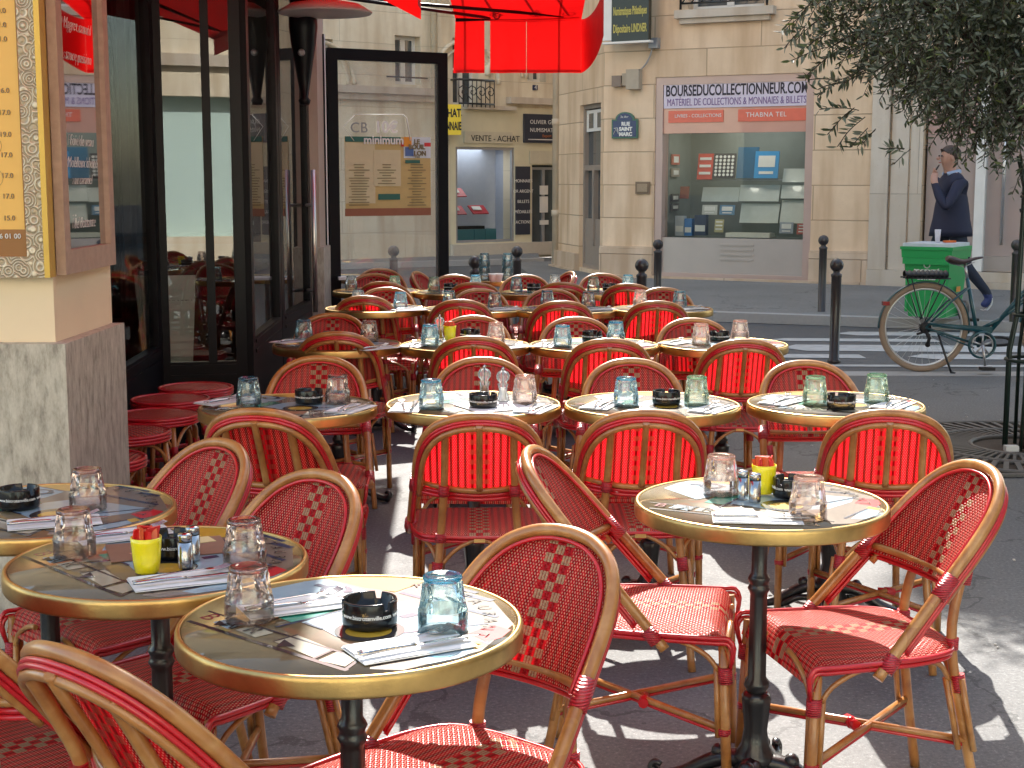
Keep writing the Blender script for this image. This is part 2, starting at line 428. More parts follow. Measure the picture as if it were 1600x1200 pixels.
# ---------------------------------------------------------------- bistro table
GOLD = (.185, .135, .07)
def table_materials():
    def pr(n, c):
        t = NT('print '+n); k = t.noise(30, 4); c = tuple(x*.74 for x in c)
        t.set(color=t.mix(k, tuple(x*.85 for x in c), tuple(min(1, x*1.12) for x in c)), rough=.5, coat=1.0, coatr=.03, spec=.2); return t.m
    return [pr('bronze', GOLD), pr('pale blue', (.38, .54, .64)), pr('green', (.005, .36, .24)), pr('yellow', (.75, .46, .05)), pr('red', (.75, .015, .03)), pr('dark', (.035, .03, .035)), pr('grey', (.25, .19, .145)), pr('navy', (.03, .05, .12)), pr('beige', (.50, .46, .34)), pr('wine', (.25, .02, .04))]
PM = table_materials()
TH = .735
def make_table():
    t = thing('bistro_table', '', 'table')
    b = MB(); b.lathe([(.0, TH-.024), (.287, TH-.024), (.289, TH-.003), (.289, TH-.0015), (0, TH-.0015)], 72); b.build('tabletop', PM[0], t)
    b = MB(); b.lathe([(.280, TH-.036), (.296, TH-.037), (.2985, TH-.0365), (.3, TH-.034), (.3003, TH-.030), (.3003, TH-.009), (.2998, TH-.006), (.298, TH-.0012), (.295, TH+.0006), (.2915, TH+.0006), (.290, TH-.0012), (.290, TH-.02)], 72, closed=True); b.build('rim', M['brass'], t)
    # printed design under the glass; outlines measured on the front centre table
    b = MB(); z = TH-.0008; C0 = G(548, 969, TH); lay = [0]
    def loc(X, Y): p = G(280+X/2.857, 880+Y/2.857, TH)-C0; return Vector((p.x, p.y))
    def P(pts, mat):
        lay[0] += 1; q = []
        for X, Y in pts:
            v = loc(X, Y)
            if v.length > .284: v = v*(.284/v.length)
            q.append((v.x, v.y, z+.00003*lay[0]))
        ar = sum(q[i-1][0]*q[i][1]-q[i][0]*q[i-1][1] for i in range(len(q)))
        b.poly(q if ar > 0 else q[::-1], mat)
    def line(X0, Y0, X1, Y1, w, mat=5):
        a_, c_ = loc(X0, Y0), loc(X1, Y1); d_ = (c_-a_).normalized(); n_ = Vector((-d_.y, d_.x))*w/2; lay[0] += 1
        b.poly([(q.x, q.y, z+.00003*lay[0]) for q in (a_-n_, c_-n_, c_+n_, a_+n_)], mat)
    P([(560, 84), (655, 62), (860, 108), (960, 130), (1110, 78), (1400, 165), (1540, 270), (1400, 400), (1000, 480), (850, 470), (900, 330), (700, 200)], 6)
    P([(655, 62), (760, 52), (1000, 52), (1110, 75), (965, 125), (830, 108)], 3)
    P([(410, 112), (560, 80), (650, 68), (830, 118), (740, 160), (640, 185), (430, 210)], 1); P([(430, 235), (640, 182), (690, 178), (730, 200), (560, 250), (500, 262)], 2)
    P([(545, 262), (730, 205), (900, 180), (1040, 165), (1080, 205), (1370, 265), (1290, 300), (1050, 345), (860, 340), (700, 325), (640, 292)], 1)
    P([(1180, 150), (1290, 128), (1400, 160), (1330, 178)], 6)
    P([(1290, 312), (1400, 272), (1492, 296), (1440, 330), (1372, 350)], 4); P([(1285, 357), (1330, 345), (1375, 365), (1310, 385)], 3); P([(1332, 346), (1388, 348), (1380, 364)], 7)
    P([(1040, 437), (1150, 400), (1290, 362), (1330, 387), (1250, 420), (1120, 447)], 1); P([(420, 347), (530, 320), (690, 385), (600, 420)], 8); P([(150, 262), (250, 240), (320, 270), (215, 292)], 1); P([(250, 296), (330, 275), (420, 310), (340, 330)], 8); P([(620, 432), (710, 392), (800, 420), (740, 460)], 8)
    line(40, 256, 750, 478, .010); line(130, 212, 900, 452, .006); line(530, 318, 420, 348, .005); line(690, 384, 600, 424, .006); line(330, 262, 230, 292, .006); line(815, 420, 735, 478, .007)
    line(990, 130, 1420, 240, .012, 7); line(1120, 82, 1330, 132, .013, 7); line(1270, 140, 1400, 166, .016, 7); line(560, 265, 640, 292, .006, 7); line(735, 208, 430, 285, .006, 7); line(990, 240, 1060, 225, .02, 7); line(1000, 310, 1380, 268, .007, 7); line(640, 175, 700, 178, .01, 7)
    line(610, 95, 770, 128, .014, 7); line(1010, 430, 1290, 362, .006, 7)
    P([(470, 340), (430, 372), (520, 372)], 5); P([(180, 256), (150, 278), (220, 280)], 5)
    def disc(X, Y, r, mat, sx=1.0):
        lay[0] += 1; v = loc(X, Y)
        b.poly([(v.x+sx*r*cos(2*pi*i/32), v.y+r*sin(2*pi*i/32), z+.00003*lay[0]) for i in range(32)], mat)
    disc(850, 300, .060, 5); disc(845, 303, .036, 3, 1.1); disc(700, 118, .030, 7); disc(700, 118, .018, 1)
    zl = z+.0022
    def T(txt, X, Y, size, rot, mat=5): v = loc(X, Y); text_mb(b, txt, size, Matrix.Translation((v.x, v.y, zl))@Matrix.Rotation(rot, 4, 'Z'), mat, ext=.0001)
    T('B', 105, 252, .05, -.75, 9); T('A', 200, 285, .05, -.75); T('R', 300, 310, .05, -.75)
    # RESTAURANT round the outer edge
    for i, ch in enumerate('RESTAURANT'):
        w = radians(66-i*9.5); Mx = Matrix.Translation((.232*cos(w), .232*sin(w), zl))@Matrix.Rotation(w-pi/2, 4, 'Z'); text_mb(b, ch, .034, Mx, 5, ext=.0001)
    b.build('printed_design', PM, t)
    # column and base
    b = MB()
    b.lathe([(.05, TH-.026), (.05, TH-.034), (.024, TH-.045), (.021, TH-.06), (.024, TH-.066), (.019, TH-.075), (.019, .56), (.024, .552), (.027, .545), (.022, .535), (.024, .528), (.027, .522), (.021, .51), (.0205, .50), (.022, .30), (.029, .29), (.031, .28), (.024, .268), (.023, .26)][::-1], 24, flute=(8, .07, .29, .50)); b.build('column', M['iron'], t)
    b = MB()
    b.lathe([(.060, .028), (.064, .05), (.050, .075), (.046, .09), (.052, .10), (.046, .112), (.034, .13), (.028, .17), (.034, .235), (.036, .25), (.030, .262), (.023, .265)], 24, flute=(8, .06, .12, .25))
    for k in range(4):
        w = pi/4+k*pi/2+.15
        pts = [(0.03, .09), (.08, .085), (.13, .06), (.18, .03), (.225, .018), (.25, .022), (.262, .035), (.25, .048), (.236, .042)]
        b.tube(crom([(r*cos(w), r*sin(w), h) for r, h in pts], 3), [.030-.0009*i for i in range(25)][:25], 8, flat=.8)
        b.sphere((.245*cos(w), .245*sin(w), .016), .017, seg=8); b.sphere((.09*cos(w), .09*sin(w), .10), .02, seg=8)
        b.tube(crom([(r*cos(w+s), r*sin(w+s), h) for r, h, s in ((.06, .05, .3), (.11, .05, .25), (.15, .03, .18), (.17, .02, .1))], 3), .012, 6)
    b.build('base', M['iron'], t)
    return t
TABLE = Proto(make_table())
# ---------------------------------------------------------------- setting materials
def asphalt(name, c, sc=1.0, patch=.25):
    t = NT(name); n1 = t.noise(.7*sc, 5); n2 = t.noise(9*sc, 6, rough=.7); n3 = t.noise(260, 2)
    f = t.math('ADD', t.math('MULTIPLY', n1, .6), t.math('MULTIPLY', n2, .4))
    col = t.ramp(f, [(.32, tuple(x*(1-patch) for x in c)), (.55, c), (.72, tuple(x*(1+patch) for x in c))])
    vo = t.add('ShaderNodeTexVoronoi'); vo.inputs['Scale'].default_value = 42; t.lk(t.coord(), vo.inputs[0])
    k = t.math('LESS_THAN', vo.outputs['Distance'], .10); n4 = t.math('GREATER_THAN', t.noise(7, 2), .52)
    col = t.mix(t.math('MULTIPLY', t.math('MULTIPLY', k, n4), .5), col, tuple(x*2.2 for x in c))
    ve = t.add('ShaderNodeTexVoronoi'); ve.feature = 'DISTANCE_TO_EDGE'; ve.inputs['Scale'].default_value = .42; nz = t.add('ShaderNodeTexNoise'); nz.inputs['Scale'].default_value = 2.5; nz.inputs['Detail'].default_value = 6; t.lk(t.coord(), nz.inputs[0])
    mv = t.add('ShaderNodeVectorMath'); mv.operation = 'MULTIPLY_ADD'; t.lk(nz.outputs['Color'], mv.inputs[0]); mv.inputs[1].default_value = (.7, .7, .7); t.lk(t.coord(), mv.inputs[2]); t.lk(mv.outputs[0], ve.inputs[0])
    ck = t.math('MULTIPLY', t.math('LESS_THAN', ve.outputs['Distance'], .0035), .55); col = t.mix(ck, col, tuple(x*.25 for x in c))
    gr = t.noise(75, 3, rough=.8); col = t.mix(t.ramp(gr, [(.38, (.5, .5, .5)), (.5, (0, 0, 0))]), col, tuple(x*.45 for x in c)); col = t.mix(t.ramp(gr, [(.56, (0, 0, 0)), (.70, (.6, .6, .6))]), col, tuple(min(1, x*2.3) for x in c))
    t.set(color=col, rough=t.math('ADD', .55, t.math('MULTIPLY', n2, .35)), spec=.4)
    t.bump(t.math('ADD', t.math('MULTIPLY', n3, .6), n2), .55, .006); return t.m
def stone(name, c, bw, bh, off=.5, mortar=.006, dark=.42, var=.10, bump=.5, dirt=True):
    t = NT(name); mp = t.add('ShaderNodeMapping'); mp.inputs['Rotation'].default_value = (pi/2, 0, 0); t.lk(t.coord(), mp.inputs[0])
    br = t.add('ShaderNodeTexBrick'); t.lk(mp.outputs[0], br.inputs[0]); br.offset = off
    for k, v in (('Scale', 1.0), ('Brick Width', bw), ('Row Height', bh), ('Mortar Size', mortar), ('Mortar Smooth', .4), ('Bias', 0)): br.inputs[k].default_value = v
    br.inputs['Color1'].default_value = (*[x*(1-var) for x in c], 1); br.inputs['Color2'].default_value = (*[x*(1+var*.6) for x in c], 1); br.inputs['Mortar'].default_value = (*[x*dark for x in c], 1)
    n = t.noise(1.3, 6, rough=.65); n2 = t.noise(14, 5)
    w = t.add('ShaderNodeTexNoise'); w.inputs['Scale'].default_value = 1; w.inputs['Detail'].default_value = 5; t.lk(t.mapping((4, 4, .5)), w.inputs[0])
    col = t.mix(t.math('MULTIPLY', n2, .22), br.outputs['Color'], tuple(x*.8 for x in c))
    if dirt:
        col = t.mix(t.ramp(w.outputs[0], [(.44, (0, 0, 0)), (.70, (.65, .65, .65))]), col, (c[0]*.55, c[1]*.45, c[2]*.35))
        col = t.mix(t.ramp(n, [(.42, (0, 0, 0)), (.75, (.5, .5, .5))]), col, (c[0]*.7, c[1]*.62, c[2]*.5))
    sp_ = t.noise(38, 4, rough=.75); col = t.mix(t.ramp(sp_, [(.60, (0, 0, 0)), (.70, (.45, .45, .45))]), col, tuple(x*.55 for x in c)); lg = t.noise(.35, 4, rough=.6)
    col = t.mix(t.ramp(lg, [(.40, (0, 0, 0)), (.66, (.38, .38, .38))]), col, (c[0]*.72, c[1]*.64, c[2]*.58))
    t.set(color=col, rough=.8, spec=.25)
    t.bump(t.math('ADD', t.math('MULTIPLY', br.outputs['Fac'], -1.5), t.math('MULTIPLY', n2, .3)), bump, .01); return t.m
def glass(name, tint=(.9, .95, .95), ior=1.5, rough=.0, painted_refl=0.0):
    t = NT(name); tr = t.add('ShaderNodeBsdfTransparent'); tr.inputs[0].default_value = (*tint, 1)
    gl = t.add('ShaderNodeBsdfGlossy'); gl.inputs['Roughness'].default_value = rough
    fr = t.add('ShaderNodeFresnel'); fr.inputs[0].default_value = ior
    mx = t.add('ShaderNodeMixShader'); t.lk(fr.outputs[0], mx.inputs[0]); t.lk(tr.outputs[0], mx.inputs[1]); t.lk(gl.outputs[0], mx.inputs[2])
    last = mx.outputs[0]
    if painted_refl:  # pale diffuse share painted in for a whitish reflection on the pane
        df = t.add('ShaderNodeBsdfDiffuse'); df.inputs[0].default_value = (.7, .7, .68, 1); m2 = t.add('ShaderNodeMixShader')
        m2.inputs[0].default_value = painted_refl; t.lk(last, m2.inputs[1]); t.lk(df.outputs[0], m2.inputs[2]); last = m2.outputs[0]
    t.lk(last, t.out.inputs[0]); return t.m
M['asphalt'] = asphalt('terrace asphalt', (.145, .145, .145), 1.0, .34); M['road'] = asphalt('road asphalt', (.115, .116, .118), .6, .34)
M['pave'] = asphalt('pavement', (.21, .208, .20), .8, .3); M['kerb'] = simple('granite kerb', (.36, .35, .34), .75, nscale=30, bump=.3)
M['paint'] = simple('worn road paint', (.46, .46, .45), .7, var=.4, nscale=9)
M['stone'] = stone('blond ashlar', (.83, .65, .47), 1.55, .47, .5, .009)
M['stonebase'] = stone('stone base', (.70, .56, .43), 1.9, .42, .5, .008, bump=.8)
M['stonepale'] = stone('pale stone', (.66, .60, .52), 3.0, 1.3, .5, .005)
M['farwall'] = stone('far rendered wall', (.84, .77, .62), 2.6, .55, .5, .004, var=.05, dirt=True)
M['farshop'] = simple('cream shopfront paint', (.68, .63, .46), .6, nscale=4)
M['shopmetal'] = simple('brushed metal panel', (.44, .39, .36), .42, .35, var=.10, nscale=3)
M['pinkmetal'] = simple('mauve metal surround', (.50, .37, .33), .4, .3, var=.15, nscale=2)
M['dark'] = simple('dark interior', (.02, .02, .022), .8)
M['black'] = simple('black lacquered frame', (.006, .006, .008), .38, var=.3, spec=.22)
M['glass'] = glass('window glass'); M['glassdark'] = glass('cafe door glass', (.84, .88, .88), 2.3)
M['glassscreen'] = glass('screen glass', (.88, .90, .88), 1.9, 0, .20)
M['white'] = simple('white paint', (.75, .74, .71), .5, nscale=5); M['zinc'] = simple('zinc', (.35, .36, .38), .5, .4)
M['cream'] = simple('cream render', (.80, .64, .43), .75, var=.06, nscale=6, bump=.15)
def travertine():
    t = NT('veined stone plinth'); n = t.add('ShaderNodeTexNoise'); n.inputs['Scale'].default_value = 1; n.inputs['Detail'].default_value = 9; n.inputs['Roughness'].default_value = .72
    t.lk(t.mapping((34, 34, 11)), n.inputs[0]); n2 = t.noise(1.5, 4)
    c = t.ramp(n.outputs[0], [(.33, (.22, .19, .15)), (.46, (.42, .375, .30)), (.58, (.55, .50, .41)), (.72, (.66, .61, .51))])
    c = t.mix(t.math('MULTIPLY', n2, .3), c, (.36, .33, .28)); t.set(color=c, rough=.55); t.bump(n.outputs[0], .4, .004); return t.m
M['trav'] = travertine()
def fabric():
    t = NT('red awning canvas'); n = t.noise(3, 3)
    sm = t.add('ShaderNodeTexWave'); sm.bands_direction = 'X'; sm.inputs['Scale'].default_value = .42; t.lk(t.coord(), sm.inputs[0]); seam = t.math('GREATER_THAN', sm.outputs['Fac'], .9985); n5 = t.noise(1.6, 5, rough=.7)
    t.set(color=t.mix(t.math('MULTIPLY', n5, .6), (.60, .006, .008), (.34, .004, .006)), rough=.75)
    tr = t.add('ShaderNodeBsdfTranslucent'); t.lk(t.mix(seam, t.mix(t.ramp(n5, [(.35, (0, 0, 0)), (.7, (1, 1, 1))]), (.88, .006, .006), (.58, .003, .004)), (.25, 0, 0)), tr.inputs[0])
    mx = t.add('ShaderNodeMixShader'); mx.inputs[0].default_value = .30; t.lk(t.b.outputs[0], mx.inputs[1]); t.lk(tr.outputs[0], mx.inputs[2]); t.lk(mx.outputs[0], t.out.inputs[0])
    t.bump(t.noise(9, 3), .2, .02); return t.m
M['canvas'] = fabric()

# ---------------------------------------------------------------- ground, road, kerbs, markings
def sheet(name, pts, z, m, cat='structure', th=None):
    b = MB()
    if th: b.prism(pts, z-th, z)
    else: b.poly([(p[0], p[1], z) for p in pts])
    return b.build(name, m, kind='structure')
sheet('ground', [(-120, -60), (120, -60), (120, 160), (-120, 160)], -.012, M['road'])
sheet('terrace_pavement', [(-12, -14), (5.6, -14), (5.6, 11.35), (-12, 11.35)], 0, M['asphalt'], th=.011)
sheet('kerb', [(-12, 11.36), (9, 11.15), (9, 11.40), (-12, 11.62)], .003, M['kerb'], th=.014)
sheet('far_pavement', [(.72, 16.4), (9.5, 12.9), (12, 16.0), (6.0, 19.0), (1.45, 21.45), (.9, 25.6), (.0, 25.4)], .09, M['pave'], th=.1)
def kb(name, a, b2, w, z):
    v = (Vector(b2)-Vector(a)); n = Vector((-v.y, v.x)).normalized()*w; a = Vector(a); b2 = Vector(b2)
    sheet(name, [a, b2, b2-n, a-n], z, M['kerb'], th=.1)
kb('kerb', (.72, 16.395), (9.5, 12.895), .16, .092)
sheet('far_pavement', [(-9, 22.2), (.5, 26.6), (.5, 29.5), (-9, 25.5)], .09, M['pave'], th=.1)
kb('kerb', (-9, 22.195), (.5, 26.595), .18, .092)
# zebra bars and edge line
def bar(x0, x1, y0, y1, sl=-.06):
    n = 5; b = MB(); p = [(x0+.05, y0), (x1, y0+sl*(x1-x0)), (x1, y1+sl*(x1-x0)), (x0+.05, y1)]
    b.poly([(x, y, -.007) for x, y in [p[0], p[1], p[2], p[3], (x0-.12, (y0+y1)/2)]]); b.build('road_marking', M['paint'], kind='structure')
bar(3.3, 6.8, 14.25, 14.6); bar(2.55, 4.0, 13.75, 14.0); bar(2.55, 6.8, 12.95, 13.45); bar(2.2, 3.0, 12.45, 12.72); bar(3.5, 7.2, 12.35, 12.7); bar(2.55, 8.2, 11.85, 11.98, -.03)

# ---------------------------------------------------------------- facade builder (local x = along, y = into the wall, z = up)
def wall_mb(b, L, H, holes, depth=.28, z0=0, mat=0, y=0, x0=0):
    xs = sorted(set([x0, L]+[h[0] for h in holes]+[h[1] for h in holes])); zs = sorted(set([z0, H]+[h[2] for h in holes]+[h[3] for h in holes]))
    for i in range(len(xs)-1):
        for j in range(len(zs)-1):
            cx = (xs[i]+xs[i+1])/2; cz = (zs[j]+zs[j+1])/2
            if any(h[0] < cx < h[1] and h[2] < cz < h[3] for h in holes): continue
            b.poly([(xs[i], y, zs[j]), (xs[i+1], y, zs[j]), (xs[i+1], y, zs[j+1]), (xs[i], y, zs[j+1])], mat)
    for a, c, d, e in holes:
        b.poly([(a, y, d), (a, y, e), (a, y+depth, e), (a, y+depth, d)], mat); b.poly([(c, y, d), (c, y+depth, d), (c, y+depth, e), (c, y, e)], mat)
        b.poly([(a, y, e), (c, y, e), (c, y+depth, e), (a, y+depth, e)], mat); b.poly([(a, y, d), (a, y+depth, d), (c, y+depth, d), (c, y, d)], mat)
def house(name, label, pl, cat='building'):
    return thing(name, label, cat, (pl.p.x, pl.p.y, 0), pl.ang)
def part(name, b, m, par, **kw): return b.build(name, m, par, **kw)
def frame_bars(b, x0, x1, z0, z1, w, y0, y1, mat=0):
    b.bx(x0, x1, y0, y1, z1-w, z1, mat); b.bx(x0, x1, y0, y1, z0, z0+w, mat); b.bx(x0, x0+w, y0, y1, z0+w, z1-w, mat); b.bx(x1-w, x1, y0, y1, z0+w, z1-w, mat)
XR = Matrix.Rotation(pi/2, 4, 'X')
def flat_text(b, txt, size, x, z, y, mat=0, align='CENTER', spacing=1.0, bold=0.0):
    text_mb(b, txt, size, Matrix.Translation((x, y, z))@XR, mat, ext=.002, align=align, spacing=spacing, bold=bold)
def fit_text(b, txt, size, x, z, y, width, mat=0, bold=0.0):
    w = text_width(txt, size); k = min(1.3, width/w)
    text_mb(b, txt, size, Matrix.Translation((x, y, z))@XR@Matrix.Scale(k, 4, (1, 0, 0)), mat, ext=.002, bold=bold)
def casement(root, x0, x1, z0, z1, y=.2, shade=(.16, .20, .22)):
    b = MB(); frame_bars(b, x0, x1, z0, z1, .06, y, y+.06); xm = (x0+x1)/2; b.bx(xm-.05, xm+.05, y-.005, y+.05, z0+.06, z1-.06)
    zm = z0+(z1-z0)*.55; b.bx(x0+.06, xm-.05, y+.005, y+.045, zm-.02, zm+.02); b.bx(xm+.05, x1-.06, y+.005, y+.045, zm-.02, zm+.02)
    f = b.build('window', M['white'], root); b = MB(); b.poly([(x0+.05, y+.03, z0+.05), (x1-.05, y+.03, z0+.05), (x1-.05, y+.03, z1-.05), (x0+.05, y+.03, z1-.05)])
    b.build('pane', M['panedark'], f)
def pane_dark():
    t = NT('dark reflecting pane'); t.set(color=t.mix(t.noise(2, 3), (.03, .04, .05), (.12, .14, .15)), rough=.06, spec=.8); return t.m
M['panedark'] = pane_dark()

# ---------------------------------------------------------------- corner building with the collectors' shop
PL = Plane((1.32, 21.6), (5.9, 19.29))
root = house('stone_building', 'blond cut stone corner building housing the lit collectors shop window', PL)
def U(px, py, pl=None): return (pl or PL).uz(px, py)
wx0, _ = U(1022, 300); wx1, _ = U(1268, 300); _, wzt = U(1145, 117); _, wg1 = U(1145, 207); _, wg0 = U(1145, 373)
gx0, _ = U(1033, 300); gx1, _ = U(1262, 300)
uL, zL = U(1067, 30); uR, _ = U(1207, 30)
du0, _ = U(1440, 300); du1 = 9.6
H1 = 14.2
holes = [(wx0, wx1, .06, wzt), (uL+.08, uR-.12, zL+.12, zL+2.5), (du0, du1, .30, 3.15), (uL+.08, uR-.12, zL+4.4, zL+6.6), (4.6, 5.9, zL+.12, zL+2.5), (4.6, 5.9, zL+4.4, zL+6.6)]
b = MB(); wall_mb(b, 10.6, H1, holes, .30); 
b.poly([(10.6, 0, 0), (10.6, 9, 0), (10.6, 9, H1), (10.6, 0, H1)]); b.poly([(0, 0, H1), (10.6, 0, H1), (10.6, 9, H1), (-1, 9, H1)]); b.poly([(0, 0, 0), (0, 0, H1), (0, .16, H1), (0, .16, 0)]); b.poly([(10.6, 9, 0), (-1, 9, 0), (-1, 9, H1), (10.6, 9, H1)])
part('wall', b, M['stone'], root)
b = MB(); _, zb1 = U(985, 388)
for a, c in ((-.03, wx0-.002), (wx1+.002, U(1357, 400)[0]), ):
    b.bx(a, c, -.06, .10, 0, zb1)
    b.bx(a, c, -.045, .08, zb1+.002, zb1+.03)
b.bx(-.03, U(1357, 400)[0]+.05, -.12, -.062, 0, .12)
part('plinth', b, M['stonebase'], root)
# pale pilasters right of the shop
b = MB(); p0 = U(1358, 400)[0]; p1 = U(1385, 400)[0]; p2 = U(1415, 400)[0]; p3 = du0
b.bx(p0, p1, -.09, .05, .3, 3.9); b.bx(p1+.03, p2, -.05, .06, .3, 3.9); b.bx(p2+.02, p3, -.02, .05, .3, 3.9); b.bx(p0, p3, -.14, .06, 0, .298); b.bx(p3, 10.6, -.16, .12, 0, .17); b.bx(p3, 10.6, -.06, .12, .172, .30)
part('pilaster', b, M['stonepale'], root)
# upper window ledge, railing
b = MB(); b.bx(uL-.08, uR+.05, -.14, .02, zL, zL+.11); b.bx(uL-.02, uR-.02, -.09, .01, zL-.07, zL-.002); part('ledge', b, M['stonepale'], root)
b = MB(); b.tube([(uL, -.1, zL+.12), (uL, -.1, zL+1.1)], .018, 6); b.tube([(uR-.05, -.1, zL+.12), (uR-.05, -.1, zL+1.1)], .018, 6); b.tube([(uL, -.1, zL+.2), (uR-.05, -.1, zL+.2)], .014, 6); b.tube([(uL, -.1, zL+1.1), (uR-.05, -.1, zL+1.1)], .02, 6)
n = 9
for i in range(n):
    x = uL+(uR-uL-.05)*(i+.5)/n; b.tube(crom([(x-.05, -.1, zL+.2), (x+.05, -.1, zL+.4), (x-.05, -.1, zL+.7), (x+.04, -.1, zL+1.1)], 3), .011, 5)
part('railing', b, M['iron'], root)
casement(root, uL+.08, uR-.12, zL+.12, zL+2.5); casement(root, uL+.08, uR-.12, zL+4.4, zL+6.6); casement(root, 4.6, 5.9, zL+.12, zL+2.5); casement(root, 4.6, 5.9, zL+4.4, zL+6.6)
b = MB(); b.bx(-.05, 10.7, -.12, .05, 3.05+2.9, 3.05+3.05); part('string_course', b, M['stonepale'], root); b = MB(); b.bx(-.05, 10.7, -.35, .05, H1-.3, H1+.02); part('cornice', b, M['stonepale'], root)
# shop window
b = MB(); frame_bars(b, wx0+.002, wx1-.002, .062, wzt-.002, gx0-wx0, .02, .26); part('shop_frame', b, M['pinkmetal'], root)
b = MB(); b.bx(gx0, gx1, .06, .14, .16, wg0); 
for k in range(4): b.bx(gx0+.88, gx0+1.36, .045, .058, .36+.07*k, .385+.07*k)
part('metal_panel', b, M['shopmetal'], root)
b = MB(); b.bx(gx0, gx1, .05, .12, wg1, wzt-.12); part('fascia', b, simple('salmon glass fascia', (.60, .33, .26), .35, .1, var=.2, nscale=1.5, coat=.6), root)
_, st = U(1145, 128); _, sb = U(1145, 167)
b = MB(); b.bx(gx0+.01, gx1-.01, .03, .048, sb, st); part('sign_board', b, simple('lilac white board', (.66, .60, .72), .4, var=.03), root)
b = MB(); hs = (st-sb)
fit_text(b, 'BOURSEDUCOLLECTIONNEUR.COM', hs*.62, (gx0+gx1)/2, sb+hs*.50, .026, (gx1-gx0)*.955, bold=.004)
part('sign_lettering', b, simple('black lettering', (.02, .015, .03), .5), root)
b = MB(); fit_text(b, 'MATÉRIEL DE COLLECTIONS & MONNAIES & BILLETS', hs*.42, (gx0+gx1)/2, sb+hs*.1, .026, (gx1-gx0)*.94); part('sign_lettering', b, simple('violet lettering', (.20, .12, .30), .5), root)
# lit red strips under the board (red fabric valance seen in the glass box)
b = MB(); _, r1 = U(1145, 171); _, r0 = U(1145, 190)
b.bx(gx0+.08, gx0+(gx1-gx0)*.42, .036, .049, r0, r1); b.bx(gx0+(gx1-gx0)*.52, gx1-.04, .036, .049, r0, r1); part('red_strip', b, simple('red strip', (.74, .16, .10), .35), root)
b = MB(); flat_text(b, 'THABNA TEL', (r1-r0)*.55, gx1-.62, r0+.06, .033, spacing=1.1); flat_text(b, 'LIVRES - COLLECTIONS', (r1-r0)*.4, gx0+.52, r0+.07, .033); part('strip_lettering', b, M['white'], root)
b = MB(); b.poly([(gx0, .16, wg0), (gx1, .16, wg0), (gx1, .16, wg1), (gx0, .16, wg1)]); part('shop_glass', b, M['glass'], root)
# display space behind the glass
inn = simple('grey green display wall', (.20, .23, .22), .7, var=.2, nscale=3)
b = MB(); X0, X1, Y1 = gx0-.1, gx1+.1, 1.5
b.poly([(X0, Y1, .3), (X1, Y1, .3), (X1, Y1, wzt), (X0, Y1, wzt)]); b.poly([(X0, .28, .3), (X0, Y1, .3), (X0, Y1, wzt), (X0, .28, wzt)]); b.poly([(X1, .28, .3), (X1, .28, wzt), (X1, Y1, wzt), (X1, Y1, .3)])
b.poly([(X0, .28, wg0-.02), (X1, .28, wg0-.02), (X1, Y1, wg0-.02), (X0, Y1, wg0-.02)]); b.poly([(X0, .28, wg1+.25), (X0, Y1, wg1+.25), (X1, Y1, wg1+.25), (X1, .28, wg1+.25)])
part('display_box', b, inn, root)
for x in (.30, .62):
    lx = gx0+(gx1-gx0)*x
    b = MB(); b.lathe([(0.0, -.03), (.06, -.03), (.07, 0)], 16, c=(lx, .7, wg1+.22)); o = part('spot_light', b, NT('lamp').m, root)
    mt = o.data.materials[0]; bs = mt.node_tree.nodes['Principled BSDF']; bs.inputs['Emission Color'].default_value = (1, .93, .8, 1); bs.inputs['Emission Strength'].default_value = 6
l = bpy.data.lights.new('shop_lamp', 'AREA'); l.energy = 2.5; l.size = 1.2; l.color = (1, .95, .85); lo = bpy.data.objects.new('shop_lamp', l); COL.objects.link(lo); lo.parent = root; lo.location = ((gx0+gx1)/2, .8, wg1+.16)
b = MB(); sx = lambda px: U(px, 300)[0]; sz = lambda py: U(1145, py)[1]
y0 = .75
b.bx(sx(1058), sx(1205), y0+.02, y0+.22, sz(282), sz(280)); part('shelf', b, M['zinc'], root)
def card(px0, px1, py0, py1, m, nm, lbl, cat, y=y0-.06, lean=.16):
    b = MB(); x0, x1, z0, z1 = sx(px0), sx(px1), sz(py1), sz(py0)
    b.box(((x0+x1)/2, y, (z0+z1)/2), (x1-x0, .02, (z1-z0)), 0, 0, -lean)
    return b
